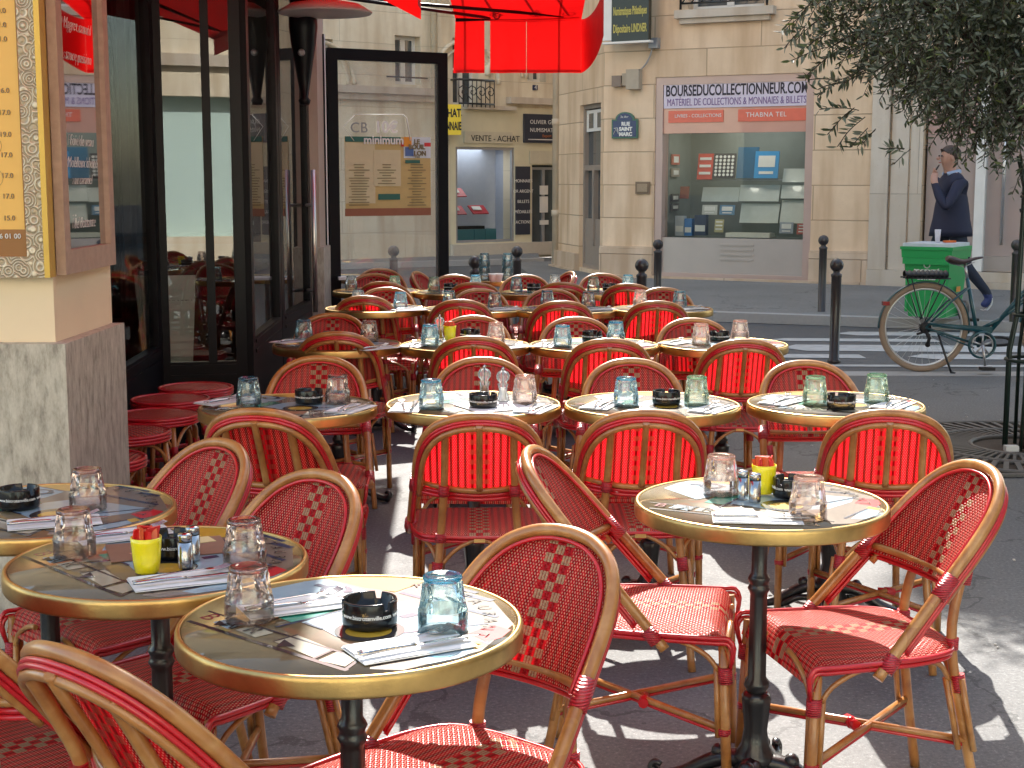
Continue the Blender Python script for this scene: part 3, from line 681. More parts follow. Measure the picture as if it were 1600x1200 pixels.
def book(px0, px1, py0, py1, col, lbl, y=y0-.06, lean=.2, extra=None):
    m = [simple('card', col, .4, var=.1, nscale=8), M['white'], M['zinc'], M['panedark']]
    b = MB(); x0, x1, z0, z1 = sx(px0), sx(px1), sz(py1), sz(py0); Mx = Matrix.Translation(((x0+x1)/2, y, (z0+z1)/2))@Matrix.Rotation(-lean, 4, 'X'); n = len(b.v)
    b.box((0, 0, 0), (x1-x0, .02, z1-z0), 0, 0)
    w, h = x1-x0, z1-z0
    if extra == 'coins':
        for i in range(6):
            for j in range(5):
                b.lathe([(0, 0), (w*.065, 0), (w*.06, .006)], 10, 1, c=((j-2)*w*.185, 0, 0), M=Matrix.Translation((0, -.012, (i-2.5)*h*.145))@Matrix.Rotation(pi/2, 4, 'X'))
    elif extra == 'strips':
        for k in range(3): b.box((0, -.013, h*(.3-.28*k)), (w*.75, .006, h*.1), 0, 1)
    elif extra: b.box((0, -.013, h*.12), (w*.7, .006, h*.42), 0, 1); b.box((0, -.013, -h*.3), (w*.6, .006, h*.1), 0, 1)
    for i in range(n, len(b.v)): b.v[i] = tuple(Mx@Vector(b.v[i]))
    R = Matrix.Translation((PL.p.x, PL.p.y, 0))@Matrix.Rotation(PL.ang, 4, 'Z')
    for i in range(len(b.v)): b.v[i] = tuple(R@Vector(b.v[i]))
    b.build('display_book' if extra != 'coins' else 'coin_tray', m, label=lbl, cat='book' if extra != 'coins' else 'coin tray', group='goods in the collectors shop window')
book(1064, 1088, 238, 281, (.55, .05, .03), 'red album leaning at left end of the shelf in the shop window', extra='strips')
book(1089, 1124, 238, 279, (.02, .02, .03), 'black tray of round coins in the shop window', extra='coins')
book(1127, 1160, 228, 279, (.03, .12, .22), 'dark blue album right of the coin tray in the shop window')
book(1157, 1195, 235, 279, (.05, .30, .62), 'bright blue and white brochure on the shop window shelf', extra='w', y=y0-.12)
book(1036, 1050, 292, 312, (.30, .10, .08), 'small dark red booklet at the left side of the shop window', y=.7)
book(1072, 1096, 322, 338, (.55, .56, .52), 'small pale card below the left display leaf of the shop window', y=.7, extra='w')
book(1100, 1124, 322, 338, (.12, .25, .40), 'small blue card low in the middle of the shop window', y=.7, extra='w')
book(1096, 1110, 345, 366, (.45, .40, .20), 'mustard booklet standing beside the dark blue tall box', y=.6, extra='strips')
book(1200, 1222, 348, 366, (.30, .34, .40), 'grey booklet at the bottom right of the shop window', y=.6, extra='w')
book(1228, 1250, 350, 367, (.50, .12, .10), 'red booklet at the bottom right of the shop window', y=.6, extra='strips')
# sloping empty display leaves
M['leaf'] = simple('pale display leaf', (.50, .56, .54), .25, var=.08, coat=.5)
for i, (a, c, d, e) in enumerate(((1068, 1128, 292, 318), (1128, 1193, 288, 317), (1195, 1262, 288, 312), (1130, 1193, 318, 352), (1195, 1262, 312, 352), (1197, 1262, 262, 286))):
    b = MB(); x0, x1, z0, z1 = sx(a), sx(c), sz(e), sz(d)
    b.box(((x0+x1)/2, .78, (z0+z1)/2), (x1-x0-.01, .012, z1-z0-.01), 0, 0, -.35); part('display_leaf', b, M['leaf'], root)
def wplace(b, pl):
    R = Matrix.Translation((pl.p.x, pl.p.y, 0))@Matrix.Rotation(pl.ang, 4, 'Z')
    for i in range(len(b.v)): b.v[i] = tuple(R@Vector(b.v[i]))
def boxthing(nm, px0, px1, py0, py1, col, lbl, cat, y=.5, d=.12, stripe=None):
    b = MB(); x0, x1, z0, z1 = sx(px0), sx(px1), sz(py1), sz(py0); b.bx(x0, x1, y, y+d, z0, z1)
    if stripe: b.bx(x0+.01, x1-.01, y-.003, y, z0+(z1-z0)*.2, z0+(z1-z0)*.5, 1)
    wplace(b, PL); b.build(nm, [simple('box', col, .5), M['white']], label=lbl, cat=cat, group='goods in the collectors shop window')
boxthing('product_box', 1036, 1050, 340, 372, (.45, .5, .55), 'grey and white box at bottom left of the shop window', 'box', stripe=1)
boxthing('product_box', 1051, 1063, 344, 372, (.05, .20, .5), 'small blue box at bottom left of the shop window', 'box', stripe=1)
boxthing('product_box', 1067, 1085, 338, 371, (.03, .05, .10), 'dark blue tall box in the bottom of the shop window', 'box', stripe=1)
boxthing('product_box', 1117, 1187, 366, 373, (.75, .72, .64), 'flat cream box lying in the bottom of the shop window', 'box', d=.3)
for i, (a, c) in enumerate(((239, 256), (262, 276), (304, 317), (320, 332))):
    b = MB(); b.bx(gx0-.085, gx0-.06, .6, .9, sz(c), sz(a)); b.bx(gx0-.059, gx0-.055, .65, .85, sz(c)+.03, sz(a)-.03, 1); part('wall_frame', b, [simple('small frame', ((.5, .12, .08), (.35, .3, .25), (.08, .08, .08), (.1, .1, .1))[i], .5), M['white']], root)
# glazed entrance bays at the right
b = MB(); zz = U(1500, 250)[1]
x = du0+.001; xs_ = [U(p, 400)[0] for p in (1440, 1518, 1534, 1600)]
b.bx(xs_[0]+.002, xs_[1], .12, .17, .56, 3.148); b.bx(xs_[2], xs_[3], .16, .2, .5, 3.148); b.bx(xs_[3]+.06, du1-.002, .16, .2, .5, 3.148)
part('glazed_panel', b, simple('pinkish frosted panel', (.46, .38, .35), .18, .1, var=.10, nscale=2, coat=.5), root)
b = MB(); b.bx(xs_[0]+.002, xs_[1], .10, .18, .302, .558); b.bx(xs_[2], du1-.002, .14, .2, .302, .498); part('panel_base', b, M['shopmetal'], root)
b = MB(); b.bx(xs_[1]+.002, xs_[2]-.002, .02, .2, .302, 3.148); b.bx(xs_[3]+.001, xs_[3]+.058, .08, .2, .302, 3.148); part('door_post', b, M['white'], root)
b = MB(); b.tube([(xs_[2]+.22, .08, .65), (xs_[2]+.22, .08, 2.6)], .022, 8); b.tube([(xs_[2]+.22, .08, 1.5), (xs_[2]+.22, .16, 1.5)], .014, 8); part('pull_handle', b, simple('brushed steel', (.6, .6, .62), .3, .9), root)
# wall things
def wallbox(nm, pts, m, lbl, cat, y0=-.1, y1=-.002):
    b = MB()
    for (a, c, d, e, mi) in pts:
        x0, z1 = U(a, d); x1, _ = U(c, d); _, z0 = U(a, e); b.bx(x0, x1, y0, y1, z0, z1, mi)
    return b
b = wallbox('x', [(960, 974, 119, 136, 0)], 0, '', ''); x0, z0 = U(985, 110)
b.bx(U(974.5, 120)[0], U(984, 120)[0], -.07, -.002, U(980, 134)[1], U(980, 115)[1], 1)
b.prism([(U(985, 1)[0], -.14), (U(1005, 1)[0], -.14), (U(1005, 1)[0], -.002), (U(985, 1)[0], -.002)], U(995, 140)[1], U(995, 109)[1], 1)
b.tube(crom([(U(1000, 60)[0], -.03, U(1000, 112)[1]), (U(1012, 60)[0], -.05, U(1012, 100)[1]), (U(1019, 60)[0], -.05, U(1019, 85)[1]), (U(1022, 60)[0], -.05, U(1022, 70)[1])], 4), .012, 6, 2)
b.bx(U(1019, 1)[0], U(1033, 1)[0], -.12, -.002, U(1026, 76)[1], U(1026, 60)[1], 2)
wplace(b, PL); b.build('junction_box', [simple('weathered metal box', (.25, .19, .15), .6), simple('beige metal box', (.42, .36, .28), .6), M['zinc']], label='old alarm and junction boxes with a cable above the street sign', cat='junction box')
b = MB(); sg = [U(958, 187), U(998, 216)]; t_ = thing('street_sign', 'blue enamel street name sign with green edge and rounded top', 'street sign', (PL.p.x, PL.p.y, 0), PL.ang)
x0, z1 = sg[0]; x1, z0 = sg[1]; xm = (x0+x1)/2; w = x1-x0
def rr(x0, x1, z0, z1, arch):
    pts = [(x0, z0), (x1, z0), (x1, z1)]
    if arch:
        r = (x1-x0)*.36
        pts += [(xm+r*cos(a), z1+r*.72*sin(a)) for a in [pi*i/12 for i in range(13)]]
    return pts+[(x0, z1)]
def plate(b, pts, ya, yb, mat):
    n = len(b.v); k = len(pts); b.v += [(p[0], ya, p[1]) for p in pts]+[(p[0], yb, p[1]) for p in pts]
    b.face(range(n, n+k), mat); b.face(range(n+2*k-1, n+k-1, -1), mat)
    for i in range(k): j = (i+1) % k; b.face((n+j, n+i, n+k+i, n+k+j), mat)
plate(b, rr(x0, x1, z0, z1, 1), -.05, -.01, 0); b.build('sign_border', simple('green enamel', (.03, .12, .08), .3), t_)
b = MB(); m_ = .022; plate(b, rr(x0+m_, x1-m_, z0+m_, z1-m_, 0), -.056, -.051, 0); plate(b, [(xm+(w*.36-m_)*cos(a), z1-m_+.004+(w*.26)*sin(a)) for a in [pi*i/12 for i in range(13)]], -.056, -.051, 0); b.build('sign_plate', simple('blue enamel', (.015, .03, .12), .25), t_)
b = MB(); s_ = (z1-z0)*.27
for i, tx in enumerate(('RUE', 'SAINT', 'MARC')): flat_text(b, tx, s_, xm+.02, z1-(z1-z0)*(.33+.27*i), -.060, bold=.004)
flat_text(b, '2e Arr', s_*.62, xm, z1+.02, -.060)
b.tube([(x0+.03, -.06, z0+.06), (x0+.07, -.06, z0+.13), (x0+.11, -.06, z0+.06), (x0+.09, -.06, z0+.15), (x0+.04, -.06, z0+.14)], .006, 5)
b.build('sign_lettering', M['white'], t_)
b = MB(); x0, z1 = U(994, 284); x1, z0 = U(1016, 303); b.bx(x0, x1, -.03, -.002, z0, z1); b.bx(x0+.03, x1-.03, -.045, -.031, z0+.03, z1-.03, 1); wplace(b, PL)
b.build('wall_plaque', [simple('bronze plaque', (.20, .14, .09), .5), simple('bronze relief', (.34, .25, .16), .45, nscale=80, var=.4)], label='small square bronze plaque between the street sign and the shop window', cat='plaque')
# projecting dark sign at the top
PS = Plane((AT(956, 0, 21.2).x, 21.2), (AT(1014, 0, 20.9).x, 20.9))
t_ = thing('hanging_sign', 'dark green hanging shop sign with yellow lettering, cut by the top', 'sign', (PS.p.x, PS.p.y, 0), PS.ang)
x1 = U(1013, 60, PS)[0]; z0 = U(980, 64, PS)[1]; z1 = z0+1.3
b = MB(); b.bx(0, x1, 0, .09, z0, z1); b.build('sign_panel', simple('dark green sign', (.015, .022, .018), .35), t_)
b = MB(); b.bx(-.14, -.003, 0, .09, z0+.02, z1+.05); b.bx(-.14, x1+.03, -.01, .10, z0-.03, z0-.002); b.tube([(x1/2, .04, z1), (x1/2, .9, z1+.05)], .02, 6); b.build('sign_bracket', M['white'], t_)
b = MB(); z = z0+.12
for tx in ('Dépositaire LINDNER', 'Numismatiques Philatéliques', 'Fournitures', 'Matériel'):
    fit_text(b, tx, .16, x1/2, z, -.004, x1*(.9 if len(tx) > 14 else .6), bold=.003); z += .24
b.build('sign_lettering', simple('yellow lettering', (.55, .48, .12), .5), t_)

# bevelled return of the stone building, with door and downpipe
PB = Plane((AT(866, 300, 24.2).x, 24.2), (1.335, 21.62))
root2 = thing('building_return', 'narrow angled stone bay with a tall grey door, left of the street sign', 'building', (PB.p.x, PB.p.y, 0), PB.ang)
UB = lambda px, py: PB.uz(px, py)
d0, dt = UB(906, 165); d1, _ = UB(939, 165); d1 = min(d1, PB.len-.03)
b = MB(); wall_mb(b, PB.len, H1, [(d0, d1, .15, dt)], .22); b.poly([(0, 0, 0), (0, 0, H1), (0, 6, H1), (0, 6, 0)]); b.poly([(0, 0, H1), (PB.len, 0, H1), (PB.len, 6, H1), (0, 6, H1)]); part('wall', b, M['stone'], root2)
b = MB(); zq = UB(880, 392)[1]; b.bx(.1, d0-.001, -.07, .02, 0, zq); b.bx(.02, d0, -.1, -.071, 0, .12); part('plinth', b, M['stonebase'], root2)
b = MB(); frame_bars(b, d0+.001, d1-.001, .152, dt-.001, .06, .06, .16); zt2 = UB(920, 205)[1]; zt3 = UB(920, 262)[1]; b.bx(d0+.06, d1-.06, .07, .14, zt3-.04, zt3+.04); xm = (d0+d1)/2; b.bx(xm-.04, xm+.04, .05, .14, .5, zt3-.04); b.bx(d0+.06, d1-.06, .08, .12, .21, .9)
part('door_frame', b, simple('weathered grey door', (.30, .25, .21), .6), root2)
b = MB(); b.poly([(d0, .13, .9), (d1, .13, .9), (d1, .13, dt), (d0, .13, dt)]); part('pane', b, M['panedark'], root2)
b = MB(); b.bx(d0+.07, d1-.07, .09, .1, zt2, dt-.08); part('number_strip', b, M['white'], root2)
b = MB(); 
for k in range(3): b.bx(d0+.2+.42*k, d0+.42+.42*k, .085, .0895, zt2+.05, dt-.13)
part('number_strip_mark', b, M['panedark'], root2)
b = MB(); px_ = AT(869, 300, 24.0); b.tube([(px_.x, px_.y, .15), (px_.x, px_.y, 13.6)], .062, 10)
for z in (.9, 2.35, 4.6): b.tube([(px_.x, px_.y, z), (px_.x, px_.y, z+.1)], .075, 10)
b.build('downpipe', simple('rust streaked cream pipe', (.58, .48, .36), .6, var=.25, nscale=3), label='cream painted downpipe with rust streaks on the building corner', cat='downpipe')

# ---------------------------------------------------------------- far building with the coin shop
PF = Plane((AT(430, 300, 25.2).x, 25.2), (AT(905, 300, 29.2).x, 29.2))
rootf = house('coin_shop_building', 'cream rendered building with arched upper windows above the coin shop', PF)
V = lambda px, py: PF.uz(px, py)
def hole(px0, px1, py0, py1):
    pm = (px0+px1)/2; a = V(px0, py0)[0]; c = V(px1, py0)[0]; return (a, c, V(pm, py1)[1], V(pm, py0)[1])
hs_ = hole(709, 801, 230, 401); hd = hole(828, 866, 258, 394); hw = hole(617, 657, 56, 132); hb = hole(707, 747, 60, 165); ha = hole(478, 520, 60, 215); hr = hole(824, 853, 60, 128)
hs_ = (hs_[0], hs_[1], .32, hs_[3]); hd = (hd[0], hd[1], .22, hd[3])
b = MB(); HF = 15.5
wall_mb(b, 9.5, HF, [hs_, hd, hw, hb, ha, hr]+[(x, x+1.1, z, z+1.9) for x in (1.2, 4.0, 6.6) for z in (7.0, 10.5)], .3, x0=-7); b.poly([(-7, 0, HF), (9.5, 0, HF), (9.5, 8, HF), (-7, 8, HF)]); part('wall', b, M['farwall'], rootf)
for h in (hw, hb, ha, hr): casement(rootf, h[0]+.002, h[1]-.002, h[2]+.002, h[3]-.002, .18)
for x in (1.2, 4.0, 6.6):
    for z in (7.0, 10.5): casement(rootf, x+.002, x+1.098, z+.002, z+1.898, .18)
# ground floor render, slightly proud, painted cream-green
g0 = V(700, 300)[0]; zt_ = V(780, 168)[1]
b = MB(); wall_mb(b, 9.5, zt_, [hs_, hd], .10, 0, 0, -.06, g0); b.poly([(g0, -.06, zt_), (9.5, -.06, zt_), (9.5, 0, zt_), (g0, 0, zt_)]); part('shop_front', b, M['farshop'], rootf)
b = MB(); b.bx(V(720, 1)[0], V(796, 1)[0], -.22, -.062, V(760, 172)[1], V(760, 166)[1]); part('cornice', b, M['stonepale'], rootf); b = MB(); b.bx(V(770, 1)[0]+.3, 9.5, -.16, -.001, V(820, 163)[1], V(820, 153)[1]); part('cornice', b, M['stonepale'], rootf); b = MB(); b.bx(V(440, 1)[0], V(690, 1)[0], -.18, -.001, V(620, 148)[1], V(620, 137)[1]); b.bx(V(450, 1)[0], V(684, 1)[0], -.1, -.001, V(620, 158)[1], V(620, 148.5)[1]); part('cornice', b, M['stonepale'], rootf); b = MB()
b.bx(g0, 9.5, -.16, -.062, .05, .30); part('step', b, simple('grey cream moulding', (.55, .50, .42), .7), rootf)
for (pc, r0_, pt) in ((500, 52, 130), (727, 50, 130), (790, 30, 120)):
    xc, zc = V(pc, pt); rad = V(pc+r0_, pt)[0]-xc; b = MB(); b.tube([(xc+rad*cos(a), -.02, zc+rad*1.05*sin(a)) for a in [pi*i/24 for i in range(25)]], .075, 6, flat=.5); b.tube([(xc+rad*.82*cos(a), -.01, zc+rad*.87*sin(a)) for a in [pi*i/24 for i in range(25)]], .05, 6, flat=.5); part('arch_moulding', b, M['farwall'], rootf)
b = MB(); xa, za = V(705, 162); xb, _ = V(760, 160); zt4 = V(730, 126)[1]
b.tube([(xa, -.25, zt4), (xb, -.25, zt4)], .02, 6); b.tube([(xa, -.25, za), (xb, -.25, za)], .018, 6)
for i in range(9):
    x = xa+(xb-xa)*i/8; b.tube([(x, -.25, za-.06), (x, -.25, zt4)], .010, 5)
for i in range(4):
    x = xa+(xb-xa)*(i+.5)/4
    b.tube([(x+.012*k*cos(k*.9), -.26, (za+zt4)/2+.012*k*sin(k*.9)) for k in range(1, 13)], .010, 5)
for i, x in enumerate((xa, xb)): b.tube([(x, -.25, zt4), (x, 0, zt4)], .018, 6)
part('balcony_railing', b, M['iron'], rootf)
b = MB(); zz = V(630, 121)[1]; b.tube([(V(600, 1)[0], -.06, zz), (V(664, 1)[0], -.06, zz)], .014, 6); part('window_bar', b, M['iron'], rootf)
b = MB(); b.tube([(V(673, 1)[0], -.1, V(673, 150)[1]), (V(673, 1)[0], -.1, 13)], .06, 8); part('downpipe', b, M['farwall'], rootf)
b = MB(); xa, za = V(837, 133); b.bx(V(833.5, 1)[0]-.02, V(839, 1)[0], -.03, -.002, V(836, 141)[1], V(836, 133)[1]); part('house_number', b, simple('navy number plate', (.03, .04, .1), .4), rootf)
b = MB(); flat_text(b, '4', .12, V(836.3, 1)[0]-.01, V(836, 140)[1], -.034); part('house_number_digit', b, M['white'], rootf)
# shop window of the coin shop
b = MB(); frame_bars(b, hs_[0]+.002, hs_[1]-.002, hs_[2]+.002, hs_[3]-.002, .045, -.04, .02); part('shop_frame', b, M['zinc'], rootf)
b = MB(); b.poly([(hs_[0], .0, hs_[2]), (hs_[1], .0, hs_[2]), (hs_[1], .0, hs_[3]), (hs_[0], .0, hs_[3])]); part('shop_glass', b, M['glass'], rootf)
dispm = simple('pale blue grey display back', (.34, .38, .48), .6, var=.06)
b = MB(); X0, X1 = hs_[0]-.05, hs_[1]+.05; Y1 = .62
b.poly([(X0, Y1, .2), (X1, Y1, .2), (X1, Y1, 3), (X0, Y1, 3)]); b.poly([(X0, .32, .2), (X0, Y1, .2), (X0, Y1, 3), (X0, .32, 3)]); b.poly([(X1, .32, .2), (X1, .32, 3), (X1, Y1, 3), (X1, Y1, .2)]); b.poly([(X0, .32, hs_[3]+.02), (X1, .32, hs_[3]+.02), (X1, Y1, hs_[3]+.02), (X0, Y1, hs_[3]+.02)]); part('display_box', b, dispm, rootf)
l = bpy.data.lights.new('shop_lamp', 'AREA'); l.energy = 2.5; l.size = .8; lo = bpy.data.objects.new('shop_lamp', l); COL.objects.link(lo); lo.parent = rootf; lo.location = ((X0+X1)/2, .6, hs_[3]-.03)
b = MB(); za = V(755, 358)[1]; xa, xb = V(711, 1)[0], V(778, 1)[0]; xs3 = [xa+(xb-xa)*k/3 for k in (0, 1.4, 2.2, 3)]
for i in range(3): b.bx(xs3[i]+.004, xs3[i+1]-.004, .06, .34, hs_[2]+.01, za)
part('teal_cabinet', b, simple('teal cabinet', (.07, .27, .33), .5, var=.06), rootf)
b = MB(); b.bx(xa, xs3[2], .08, .3, za+.002, za+.06); part('cabinet_top', b, M['dark'], rootf)
for i, (a, d) in enumerate(((722, 301), (722, 329), (757, 328))):
    xa, za = V(a, d); b = MB(); b.box((xa, .2, za), (.36, .02, .24), 0, 0, -.9); b.box((xa-.05, .189, za+.03), (.2, .01, .1), 0, 1, -.9); R = Matrix.Translation((PF.p.x, PF.p.y, 0))@Matrix.Rotation(PF.ang, 4, 'Z')
    wplace(b, PF); b.build('leaflet_tray', [simple('red leaflet', (.5, .03, .05), .4), M['white']], label='red and white leaflet tray, '+('upper left', 'lower left', 'lower right')[i]+' one in the coin shop window', cat='leaflet tray', group='leaflet trays in the coin shop window')
b = MB(); xm = V(757, 215)[0]; b.bx(V(720, 1)[0], V(796, 1)[0], -.10, -.062, V(757, 224)[1], V(757, 206)[1]); part('sign_board', b, simple('pale sign board', (.60, .55, .42), .5), rootf)
b = MB(); flat_text(b, 'VENTE - ACHAT', .155, V(769, 1)[0], V(769, 221)[1], -.105); part('sign_lettering', b, M['dark'], rootf)
# dark sign right
b = MB(); xa, za = V(814, 178); xb, zb_ = V(868, 224); b.bx(xa, xb+.15, -.12, -.062, zb_, za); part('sign_board', b, simple('navy sign board', (.035, .04, .06), .4), rootf)
b = MB(); hh = za-zb_; flat_text(b, 'OLIVIER GOUJON', hh*.2, xa+.12, zb_+hh*.66, -.125, align='LEFT', spacing=1.05); flat_text(b, 'NUMISMATIQUE', hh*.2, xa+.12, zb_+hh*.38, -.125, align='LEFT', spacing=1.05); b.bx(xa+.08, xb, -.124, -.121, zb_+hh*.10, zb_+hh*.13)
part('sign_lettering', b, M['white'], rootf)
b = MB(); flat_text(b, 'Expert 1994', hh*.15, xa+.62, zb_+hh*.2, -.125); part('sign_lettering', b, simple('orange lettering', (.5, .16, .05), .5), rootf)
b = MB(); flat_text(b, 'COLLECTIONS', .15, V(845, 1)[0], V(845, 249)[1], -.075, align='LEFT'); part('sign_lettering', b, M['dark'], rootf)
b = MB(); b.bx(V(824, 1)[0], V(866, 1)[0], -.09, -.063, V(845, 256)[1], V(845, 236)[1]); part('sign_board', b, simple('pale sign board', (.60, .55, .42), .5), rootf)
b = MB(); xa, za = V(802, 260); xb, zb_ = V(824, 366); b.bx(xa, xb, -.09, -.062, zb_, za); part('sign_board', b, simple('navy sign board', (.035, .04, .06), .4), rootf)
b = MB()
for i, tx in enumerate(('MONNAIES', 'OR ARGENT', 'BILLETS', 'MÉDAILLES', 'ACTIONS')): flat_text(b, tx, .085, (xa+xb)/2, V(812, 285+16*i)[1], -.094)
part('sign_lettering', b, M['white'], rootf)
b = MB(); frame_bars(b, hd[0]+.01, hd[1]+.3, hd[2], hd[3]-.04, .05, 0, .05); b.bx(hd[0]+.3, hd[0]+.36, .0, .05, hd[2], hd[3]-.09); part('door', b, M['zinc'], rootf)
b = MB(); b.poly([(hd[0], .04, hd[2]), (hd[1]+.3, .04, hd[2]), (hd[1]+.3, .04, hd[3]), (hd[0], .04, hd[3])]); part('pane', b, M['panedark'], rootf)
b = MB(); b.bx(V(845, 1)[0], V(857, 1)[0], -.005, .02, V(850, 304)[1], V(850, 290)[1]); b.bx(V(845, 1)[0], V(857, 1)[0], -.005, .02, V(850, 332)[1], V(850, 307)[1]); b.bx(V(845, 1)[0], V(858, 1)[0], -.005, .02, V(850, 351)[1], V(850, 344)[1]); part('door_poster', b, M['white'], rootf)
t_ = thing('hanging_sign', 'yellow projecting sign with black lettering beside the glass screen', 'sign', (0, 0, 0))
p = AT(706, 187, 26.9); b = MB(); hw_, hh_ = 15/F*27, 23/F*27; b.box((p.x-.05, p.y, p.z), (hw_*2.4, .1, hh_*2), .15); b.build('sign_panel', simple('yellow sign', (.85, .62, .03), .4, var=.03), t_)
b = MB(); Mx = Matrix.Translation((p.x-.05, p.y, p.z))@Matrix.Rotation(.15, 4, 'Z')@Matrix.Translation((0, -.055, 0))@XR
text_mb(b, 'ACHAT', .2, Mx@Matrix.Translation((.0, .05, 0))@Matrix.Scale(.62, 4, (1, 0, 0)), ext=.002, bold=.006); text_mb(b, 'MONNAIE', .2, Mx@Matrix.Translation((0, -.18, 0))@Matrix.Scale(.47, 4, (1, 0, 0)), ext=.002, bold=.006); b.build('sign_lettering', M['dark'], t_)
b = MB(); b.tube([(p.x, p.y+.05, p.z+.1), (p.x+.25, p.y+.9, p.z+.1)], .02, 6); b.build('sign_bracket', M['iron'], t_)

# ---------------------------------------------------------------- buildings outside the frame that close the street (light, reflections)
def plain_house(name, label, p0, p1, H, m, step=2.2, depth=8, shop=None):
    pl = Plane(p0, p1); r = house(name, label, pl); L = pl.len; hl = []
    n = int(L/step)
    for f in range(int((H-4.2)/3.1)):
        for i in range(n): x = (i+.5)*L/n; hl.append((x-.55, x+.55, 4.2+f*3.1, 6.2+f*3.1))
    sh = []
    for i in range(max(1, n//2)): x0 = (i+.08)*L/max(1, n//2); x1 = (i+.92)*L/max(1, n//2); sh.append((x0, x1, .5, 2.9))
    b = MB(); wall_mb(b, L, H, hl+sh, .3); b.poly([(0, 0, H), (L, 0, H), (L, depth, H), (0, depth, H)]); b.build('wall', m, r)
    b = MB()
    for h in hl: b.poly([(h[0], .3, h[2]), (h[1], .3, h[2]), (h[1], .3, h[3]), (h[0], .3, h[3])])
    b.build('window_glass', M['panedark'], r, kind='stuff')
    b = MB()
    for h in sh: b.poly([(h[0], .3, h[2]), (h[1], .3, h[2]), (h[1], .3, h[3]), (h[0], .3, h[3])])
    b.build('shop_panel', shop or M['panedark'], r)
    b = MB(); b.bx(0, L, -.12, 0, 3.4, 3.6); b.build('string_course', M['stonepale'], r); b = MB(); b.bx(0, L, -.35, 0, H-.3, H); b.build('cornice', M['stonepale'], r)
    return r
teal = simple('pale turquoise shop panels', (.55, .72, .68), .45, var=.05)
plain_house('street_building', 'pale stone building behind the camera with pale turquoise shopfront', (9, -9.5), (-9, -9.5), 11, M['farwall'], shop=teal)
plain_house('street_building', 'stone building along the right side of the street out of frame', (11.2, 12.5), (11.4, -9.4), 10.5, M['stone'])
plain_house('street_building', 'building beyond the left end of the coin shop', (-16, 18), (AT(430, 300, 25.2).x-6.9, 22.5), 15, M['farwall'])
# ---------------------------------------------------------------- tables: name, pixel centre, turn
TB = {}
def add_table(key, px, py, rz, where):
    p = G(px, py, TH); TB[key] = (p, rz, where)
    TABLE.put((p.x, p.y, 0), rz, 'round bistro table with brass rim, '+where, group='round brass rimmed bistro tables')
TBL = [
 ('fc', 548, 969, 0, 'the front centre table'), ('fr', 1189, 783, .25, 'the front right table'),
 ('fy', 247, 874, -.1, 'the left front table with the yellow cup'), ('fl', 70, 795, .1, 'the table cut by the left picture edge'),
]
rows = {
 'b': ('nearest full row', [(450, 634, .2), (739.5, 630, -.1), (1019, 631, .1), (1305, 630, .4)]),
 'c': ('second full row', [(527, 537, .3), (727, 538, .1), (928, 538, -.2), (1130, 537, .5)]),
 'd': ('third full row', [(587, 481, .2), (740, 482, .1), (883, 483, .5), (1035, 482, .2)]),
 'e': ('fourth full row', [(588, 454, 0), (717, 456, .5), (845, 457, .2), (945, 456, .1)]),
}
ORD = ['first', 'second', 'third', 'fourth']
for k, (rn, lst) in rows.items():
    for i, (x, y, r) in enumerate(lst): TBL.append((k+str(i), x, y, r, ORD[i]+' table from left in the '+rn))
TBL += [('g0', 785, 436, 0, 'the far table with stacked glasses'), ('g1', 552, 432, .3, 'the far left table behind the glass screen')]
for a in TBL: add_table(*a)

# ---------------------------------------------------------------- chairs
GC = 'red woven rattan chairs on the terrace'
chair_top(884, 822, -.65, -.76, 'rattan chair at right of the front centre table, back lit in patches', GC)
chair_top(508, 735, -.65, -.76, 'rattan chair behind the left table with the yellow cup', GC)
chair_top(352, 686, -.7, -.7, 'rattan chair behind the table cut by the left picture edge', GC)
chair_at(.37, 3.62, .98, -.18, 'rattan chair left of the front right table, seat in sunlight', GC)
chair_top(1535, 722, -.97, -.22, 'rattan chair right of the front right table, nearest the tree', GC)
chair_at(-.86, 2.74, .7, .7, 'rattan chair at the left picture edge, only one arm and seat showing', GC)
chair_top(100, 1010, .6, .8, 'rattan chair in the bottom left corner seen from behind', GC)
near = {'b': [(400, 638, .10, 1), (744, 645, 0, 1), (1014, 640, -.03, 1), (1390, 640, .2, 1)],
        'c': [(526, 518, -.05, 1), (738, 525, 0, 1), (955, 529, 0, 1), (1166, 530, .03, 1)],
        'd': [(567, 462, -.05, 1), (720, 468, 0, 1), (877, 470, 0, 1), (1030, 470, 0, 1)],
        'e': [(600, 440, .1, 1), (742, 441, 0, 1), (880, 441, .1, 1), (983, 443, .15, 1)]}
far = {'b': [(500, 556, 0, -1), (750, 558, 0, -1), (985, 560, 0, -1), (1258, 563, .05, -1)],
       'c': [(518, 489, 0, -1), (740, 493, 0, -1), (903, 495, 0, -1), (1083, 497, 0, -1)],
       'd': [(603, 449, 0, -1), (750, 451, 0, -1), (863, 451, 0, -1), (1036, 449, 0, -1)],
       'e': [(586, 427, 0, -1), (708, 429, 0, -1), (822, 429, 0, -1), (942, 427, .1, -1)]}
for k in 'bcde':
    for i, (x, y, fx, fy) in enumerate(near[k]):
        chair_top(x, y, fx, fy, 'rattan chair with its back to the camera, %s from left in the %s' % (ORD[i], rows[k][0]), GC)
    for i, (x, y, fx, fy) in enumerate(far[k]):
        chair_top(x, y, fx, fy, 'rattan chair facing the camera, %s from left in the %s' % (ORD[i], rows[k][0]), GC)
chair_top(648, 424, .97, -.25, 'sunlit rattan chair turned sideways left of the far stacked glasses', GC)
chair_top(893, 424, -.95, -.3, 'rattan chair turned sideways right of the far stacked glasses', GC)
chair_top(592, 419, .3, -1, 'farthest rattan chair, seen through the glass screen', GC)
